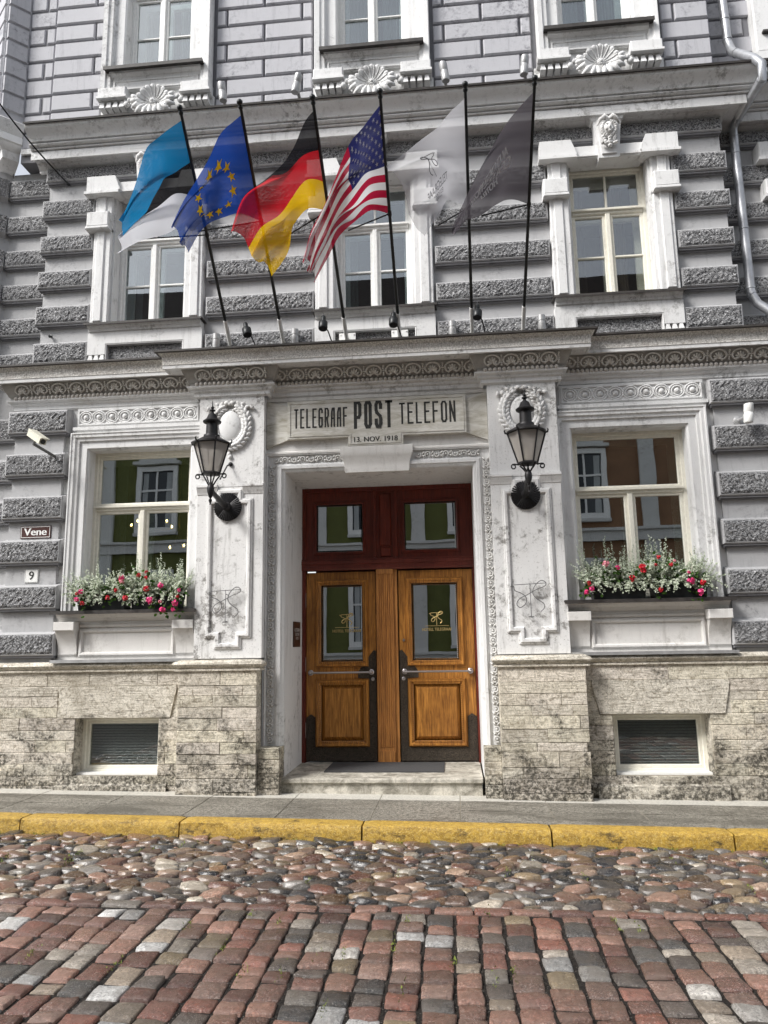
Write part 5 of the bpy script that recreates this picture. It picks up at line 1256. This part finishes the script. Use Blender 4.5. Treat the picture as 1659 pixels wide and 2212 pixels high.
# ================================================================== DOWNPIPE, CABLE, HOOK
D_=[(1556,-30,.22),(1572,92,.22),(1582,112,.12),(1628,126,-.45),(1645,138,-.52),(1648,168,-.50),(1590,262,.12),(1581,282,.18),(1584,330,.18),(1600,450,.18),(1625,632,.18),(1636,655,.16),(1668,676,.10),(1720,700,.0)]
pp=[at(*q) for q in D_]
pts=[]
for i in range(len(pp)-1):
    for k in range(3): pts.append(pp[i].lerp(pp[i+1],k/3))
pts.append(pp[-1])
L=thing('downpipe','galvanised rainwater downpipe bending around the upper cornice at the right corner','downpipe',tuple(pp[10]))
xv=(pp[7].x+pp[10].x)/2
pp[7].x=pp[8].x=pp[9].x=pp[10].x=xv
m=MB(); m.tube(pp,.052,16); m.build('pipe',GALV,L,smooth=50)
m=MB()
for i,f in((0,.6),(0,.95),(8,.02),(9,.25),(9,.95),(5,.05),(5,.9),(7,.3),(10,.15),(2,.2)):
    c=pp[i].lerp(pp[i+1],f); d=(pp[i+1]-pp[i]).normalized(); m.lathe([(.053,-.012),(.058,-.01),(.058,.01),(.053,.012)],c,tuple(d),16)
m.build('collars',GALV,L,smooth=40)
m=MB(); a=at(-30,185,-1.1); b=at(148,398,-.03)
m.tube([a.lerp(b,t)+Vector((0,0,-.05*math.sin(math.pi*t))) for t in [k/10 for k in range(11)]],.010,6); m.ell(b,(.025,.03,.025),8,6); m.tube([b,b+Vector((.02,.03,0))],.016,6)
o=m.build('wall_cable',BLACK,smooth=60); tag(o,'black cable running from the upper left down to an anchor under the cornice','cable')
p=at(108,726,-.04); m=MB(); m.tube([p+Vector((0,.04,0)),p,p+Vector((.02,-.03,-.0)),p+Vector((.05,-.04,-.02))],.011,6); m.ell(p+Vector((0,0,0)),(.024,.02,.024),8,6); o=m.build('wall_hook',BLACK); tag(o,'small black hook fixed to the smooth band at far left','hook')
# ================================================================== FLOWER BOXES
def leafmat(name,a,b):
    g=NG(name); n=g.noise(35,3,.6); c=g.mix(g.ramp(n,.35,.65),a,b)
    d=g.n('ShaderNodeBsdfDiffuse'); t=g.n('ShaderNodeBsdfTranslucent'); g.L.new(c,d.inputs[0]); g.L.new(c,t.inputs[0]); x=g.n('ShaderNodeMixShader'); x.inputs[0].default_value=.25
    g.L.new(d.outputs[0],x.inputs[1]); g.L.new(t.outputs[0],x.inputs[2]); g.L.new(x.outputs[0],g.out.inputs[0]); return g.m
SILVL=leafmat('silvery_leaf',(.32,.38,.26),(.74,.77,.66)); DKL=leafmat('dark_green_leaf',(.030,.07,.018),(.08,.15,.035)); STEM=simple('plant_stem',(.12,.15,.08),.8)
PINK=simple('pink_petal',(.75,.05,.22),.5,var=.3,bs=60); RED=simple('red_petal',(.55,.015,.03),.5,var=.35,bs=60); LPK=simple('pale_pink_petal',(.80,.30,.36),.5,var=.25,bs=60)
def flowerbox(x0,x1,label,spikes,blooms,seed):
    rr=random.Random(seed); y0,y1=-.23,-.04; zb=2.025; zt=2.19
    L=thing('flower_box',label,'flower box',((x0+x1)/2,(y0+y1)/2,zb))
    m=MB(); 
    for a,b in((x0,(x0+x1)/2-.03),((x0+x1)/2+.03,x1)):
        m.add([(a+.02,y0+.02,zb),(b-.02,y0+.02,zb),(b-.02,y1,zb),(a+.02,y1,zb),(a,y0,zt),(b,y0,zt),(b,y1,zt),(a,y1,zt)],[(0,3,2,1),(4,5,6,7),(0,1,5,4),(1,2,6,5),(2,3,7,6),(3,0,4,7)])
        m.box(a-.01,b+.01,y0-.01,y1+.005,zt,zt+.02)
    m.build('trough',BLACK,L)
    lf=MB(); dk=MB(); st=MB()
    def leafq(mb,p,r,up):
        n=Vector((rr.gauss(0,.5),-.7+rr.gauss(0,.5),.6+rr.gauss(0,.4))).normalized(); a=n.orthogonal().normalized(); a=(Matrix.Rotation(rr.uniform(0,6.3),3,n)@a); b=n.cross(a)
        k=6; cup=n*r*.25
        vs=[p-cup*.6]+[p+(a*math.cos(2*math.pi*i/k)*r*1.1+b*math.sin(2*math.pi*i/k)*r*.85) for i in range(k)]
        mb.add(vs,[(0,1+i,1+(i+1)%k) for i in range(k)])
    def sprig(p0,p1,n,r,sag=.0,mb=lf):
        pts=[]
        for k in range(7):
            t=k/6; p=p0.lerp(p1,t); p.z-=sag*t*t; p+=Vector((rr.gauss(0,.006),rr.gauss(0,.006),0)); pts.append(p)
        st.tube(pts,[.003*(1-k/8) for k in range(7)],3,cap=False)
        for i in range(n):
            t=.12+.88*i/n; k=min(int(t*6),5); p=pts[k].lerp(pts[k+1],t*6-k); s=(1-.45*t)
            leafq(mb,p+Vector((rr.gauss(0,.008),rr.gauss(0,.008),rr.gauss(0,.005))),r*s*rr.uniform(.8,1.2),0)
    n=int((x1-x0)/.0056)
    for i in range(n):
        x=rr.uniform(x0-.02,x1+.02); y=rr.uniform(y0,y1); e=(x-(x0+x1)/2)/((x1-x0)/2)
        L_=rr.uniform(.12,.34); an=rr.gauss(0,.42)+e*.32
        tip=Vector((x+math.sin(an)*L_,y-rr.uniform(-.05,.16),zt+.02+math.cos(an)*L_*.95)); sprig(Vector((x,y,zt)),tip,int(14+L_*60),.0145,rr.uniform(0,.10))
    for i in range(int(n*.40)): # trailing
        x=rr.uniform(x0-.04,x1+.04); y=y0+rr.uniform(-.02,.05); tip=Vector((x+rr.gauss(0,.06),y0-rr.uniform(.04,.10),zt-rr.uniform(-.08,.10))); sprig(Vector((x,y,zt+.02)),tip,18,.0145,.03)
    for (u,v) in spikes:
        tp=at(u,v,-.16); bx=min(max(tp.x+rr.uniform(-.05,.05),x0+.03),x1-.03)
        for q in range(3):
            t2=tp+Vector((rr.uniform(-.05,.05)*(q>0),rr.uniform(-.04,.04),-.07*q)); sprig(Vector((bx+rr.uniform(-.05,.05),-.13,zt)),t2,44,.0125,0)
    for (u,v,c,s) in blooms:
        p=at(u,v,y0-.07)
        for q in range(9): leafq(dk,p+Vector((rr.gauss(0,.05),rr.uniform(.02,.07),rr.gauss(-.03,.045))),.02,0)
        st.tube([Vector((p.x+rr.uniform(-.02,.02),y0+.03,max(p.z-.08,zt-.05))),p],.003,3,cap=False)
    for i in range(int(n*1.3)): leafq(dk,Vector((rr.uniform(x0,x1),rr.uniform(y0-.03,y1),zt+rr.uniform(-.02,.12))),.022,0)
    lf.build('silver_foliage',SILVL,L,fix=False); dk.build('green_foliage',DKL,L,fix=False); st.build('stems',STEM,L,fix=False)
    for (u,v,c,s) in blooms:
        p=at(u,v,y0-.08); b=MB(); R0=.026*s
        for q in range(26):
            d=Vector((rr.gauss(0,1),rr.gauss(-.6,.8),rr.gauss(.1,1))).normalized(); cpt=p+d*R0*rr.uniform(.6,1); nn=(d+Vector((rr.gauss(0,.3),rr.gauss(0,.3),rr.gauss(0,.3)))).normalized()
            a=nn.orthogonal().normalized(); bb=nn.cross(a); r=.0115*s; k=5
            b.add([cpt]+[cpt+a*math.cos(2*math.pi*i/k)*r+bb*math.sin(2*math.pi*i/k)*r+nn*.003 for i in range(k)],[(0,1+i,1+(i+1)%k) for i in range(k)])
        b.build('blossom',{'p':PINK,'r':RED,'l':LPK}[c],L,fix=False)
def zl(l): return [(z[0]*.2+132.7,z[1]*.2+1094.9)+tuple(z[2:]) for z in l]
def zr(l): return [(z[0]*.24+1194.5,z[1]*.24+1094.9)+tuple(z[2:]) for z in l]
flowerbox(-4.34,-3.12,'black box of silvery foliage with many pink and red blooms, left window',
 zl([(410,550),(800,480),(1080,480),(1300,550),(110,680),(20,735),(1425,665),(780,650),(1110,600),(500,660),(300,690),(1160,640),(950,590),(850,560)]),
 zl([(650,770,'p',1.2),(650,808,'l',1.),(835,735,'r',.9),(920,705,'r',.7),(915,765,'r',.8),(1070,850,'p',1.2),(915,882,'r',1.3),(1272,900,'p',.8),(1255,970,'r',.7),(1228,1040,'p',1.3),(1205,1105,'p',.8),(955,1010,'p',1.4),(1095,1110,'p',1.3),(1065,1025,'l',.7),(690,985,'r',1.2),(495,978,'r',1.),(585,900,'r',.8),(210,920,'p',1.),(165,1000,'p',1.),(225,1040,'r',.9),(165,940,'r',.7)]),1)
flowerbox(1.47,2.68,'black box of silvery foliage with scattered red blooms, right window',
 zr([(230,270),(465,250),(520,310),(645,340),(745,270),(860,240),(915,270),(1015,265),(965,280),(150,500),(1270,350),(1440,470),(1230,400),(830,330),(1040,400),(600,400)]),
 zr([(475,510,'l',1.3),(585,545,'p',.9),(805,540,'r',1.3),(815,575,'r',1.1),(715,640,'r',1.3),(950,450,'r',.8),(925,520,'r',.6),(1065,520,'r',.8),(1095,485,'l',.5),(1225,585,'p',.6),(1245,665,'p',1.4),(1350,680,'r',1.2),(1330,765,'p',1.3),(350,735,'p',1.),(325,685,'r',.9),(300,768,'p',1.),(970,745,'r',.9)]),2)
# chandelier bulbs behind the left window
g=NG('lit_bulb'); e=g.n('ShaderNodeEmission'); e.inputs[0].default_value=(1,.72,.32,1); e.inputs[1].default_value=14; g.L.new(e.outputs[0],g.out.inputs[0]); BULB=g.m
BRASS=simple('brass',(.55,.38,.14),.3,.9)
L=thing('chandelier','brass chandelier with small lit bulbs seen through the left ground floor window','chandelier',(-3.6,1.3,3.3))
arm=MB(); rr=random.Random(4)
zl_=[(297,1125),(284,1134),(360,1125),(371,1137),(367,1182),(397,1178)]
cen=Vector((-3.75,1.35,3.2))
for (u,v) in zl_:
    p=at(u,v,1.2); q=MB(); q.ell(p,(.014,.014,.020),8,6); q.build('bulb',BULB,L,smooth=60)
    arm.lathe([(.03,-.035),(.035,-.03),(.012,-.02)],p,(0,0,1),10); arm.tube([p-Vector((0,0,.03)),p.lerp(cen,.4)-Vector((0,0,.08)),cen],.006,5)
arm.tube([cen+Vector((0,0,.9)),cen-Vector((0,0,.15))],.012,6); arm.build('arms',BRASS,L,smooth=50)
# ================================================================== OPPOSITE BUILDINGS (seen as reflections in the glass)
def facade_opposite(name,label,x0,x1,col,zc,bays,seed):
    Y=-13.2; F=thing(name,label,'building',((x0+x1)/2,Y,0)); mw=simple('opp_wall_'+label[:5],col,.85,var=.12,bs=3)
    m=MB(); m.box(x0,x1,Y-.6,Y,-.4,zc); m.build('wall',mw,F)
    t=MB(); 
    for z in(.9,4.4,7.6): t.box(x0,x1,Y,Y+.14,z,z+.28); t.box(x0,x1,Y,Y+.22,z+.28,z+.36)
    t.box(x0,x1,Y,Y+.5,zc-.3,zc)
    n=int((x1-x0)/bays)
    for k in range(n+1):
        x=x0+k*(x1-x0)/n; t.box(x-.22,x+.22,Y,Y+.10,-.3,zc-.3)
    for k in range(n):
        c=x0+(k+.5)*(x1-x0)/n
        for z in(1.6,5.2):
            t.box(c-.75,c+.75,Y,Y+.22,z+2.0,z+2.1); t.box(c-.68,c+.68,Y,Y+.15,z-.25,z-.16); t.box(c-.6,c+.6,Y,Y+.10,z+2.1,z+2.3)
    for q in range(int((zc-1.4)/.34)): 
        pass
    t.build('trim',plaster('opp_trim_plaster_'+label[:4],(.62,.62,.60),(.35,.34,.32)),F)
    for k in range(n):
        c=x0+(k+.5)*(x1-x0)/n
        for z in(1.6,5.2):
            w_=MB(); w_.rect(c-.5,c+.5,z,z+1.8,[(0,Y+.02),(0,Y+.1),(.16,Y+.1),(.16,Y)]); w_.box(c-.03,c+.03,Y+.02,Y+.06,z,z+1.8); w_.box(c-.5,c+.5,Y+.021,Y+.059,z+1.15,z+1.21)
            wp=w_.build('window',WFRAME,F); q=MB(); q.box(c-.5,c+.5,Y+.002,Y+.015,z,z+1.8); cu_=MB(); cu_.box(c-.46,c-.30,Y+.016,Y+.02,z,z+1.75); cu_.box(c+.28,c+.46,Y+.016,Y+.02,z,z+1.75); cu_.build('curtain',CURT,wp); q.build('pane',simple('dark_pane',(.02,.025,.03),.1),wp)
    r=MB(); r.add([(x0,Y+.45,zc+.0),(x1,Y+.45,zc+.0),(x1,Y-3,zc+5.2),(x0,Y-3,zc+5.2)],[(0,1,2,3)]); r.build('roof',simple('roof_tile',(.06,.045,.04),.8,bump=1.,bs=18),F,fix=False)
facade_opposite('town_house','olive green town house with white pilasters across the street, mirrored in the glass',-14,2.1,(.115,.125,.035),9.4,3.2,1)
facade_opposite('town_house','ochre orange town house with white window frames across the street, mirrored in the glass',2.1,13,(.24,.135,.075),9.0,2.75,2)
sheet('far_pavement',PAVE,-14,13,-13.2,-11.4,-.05)
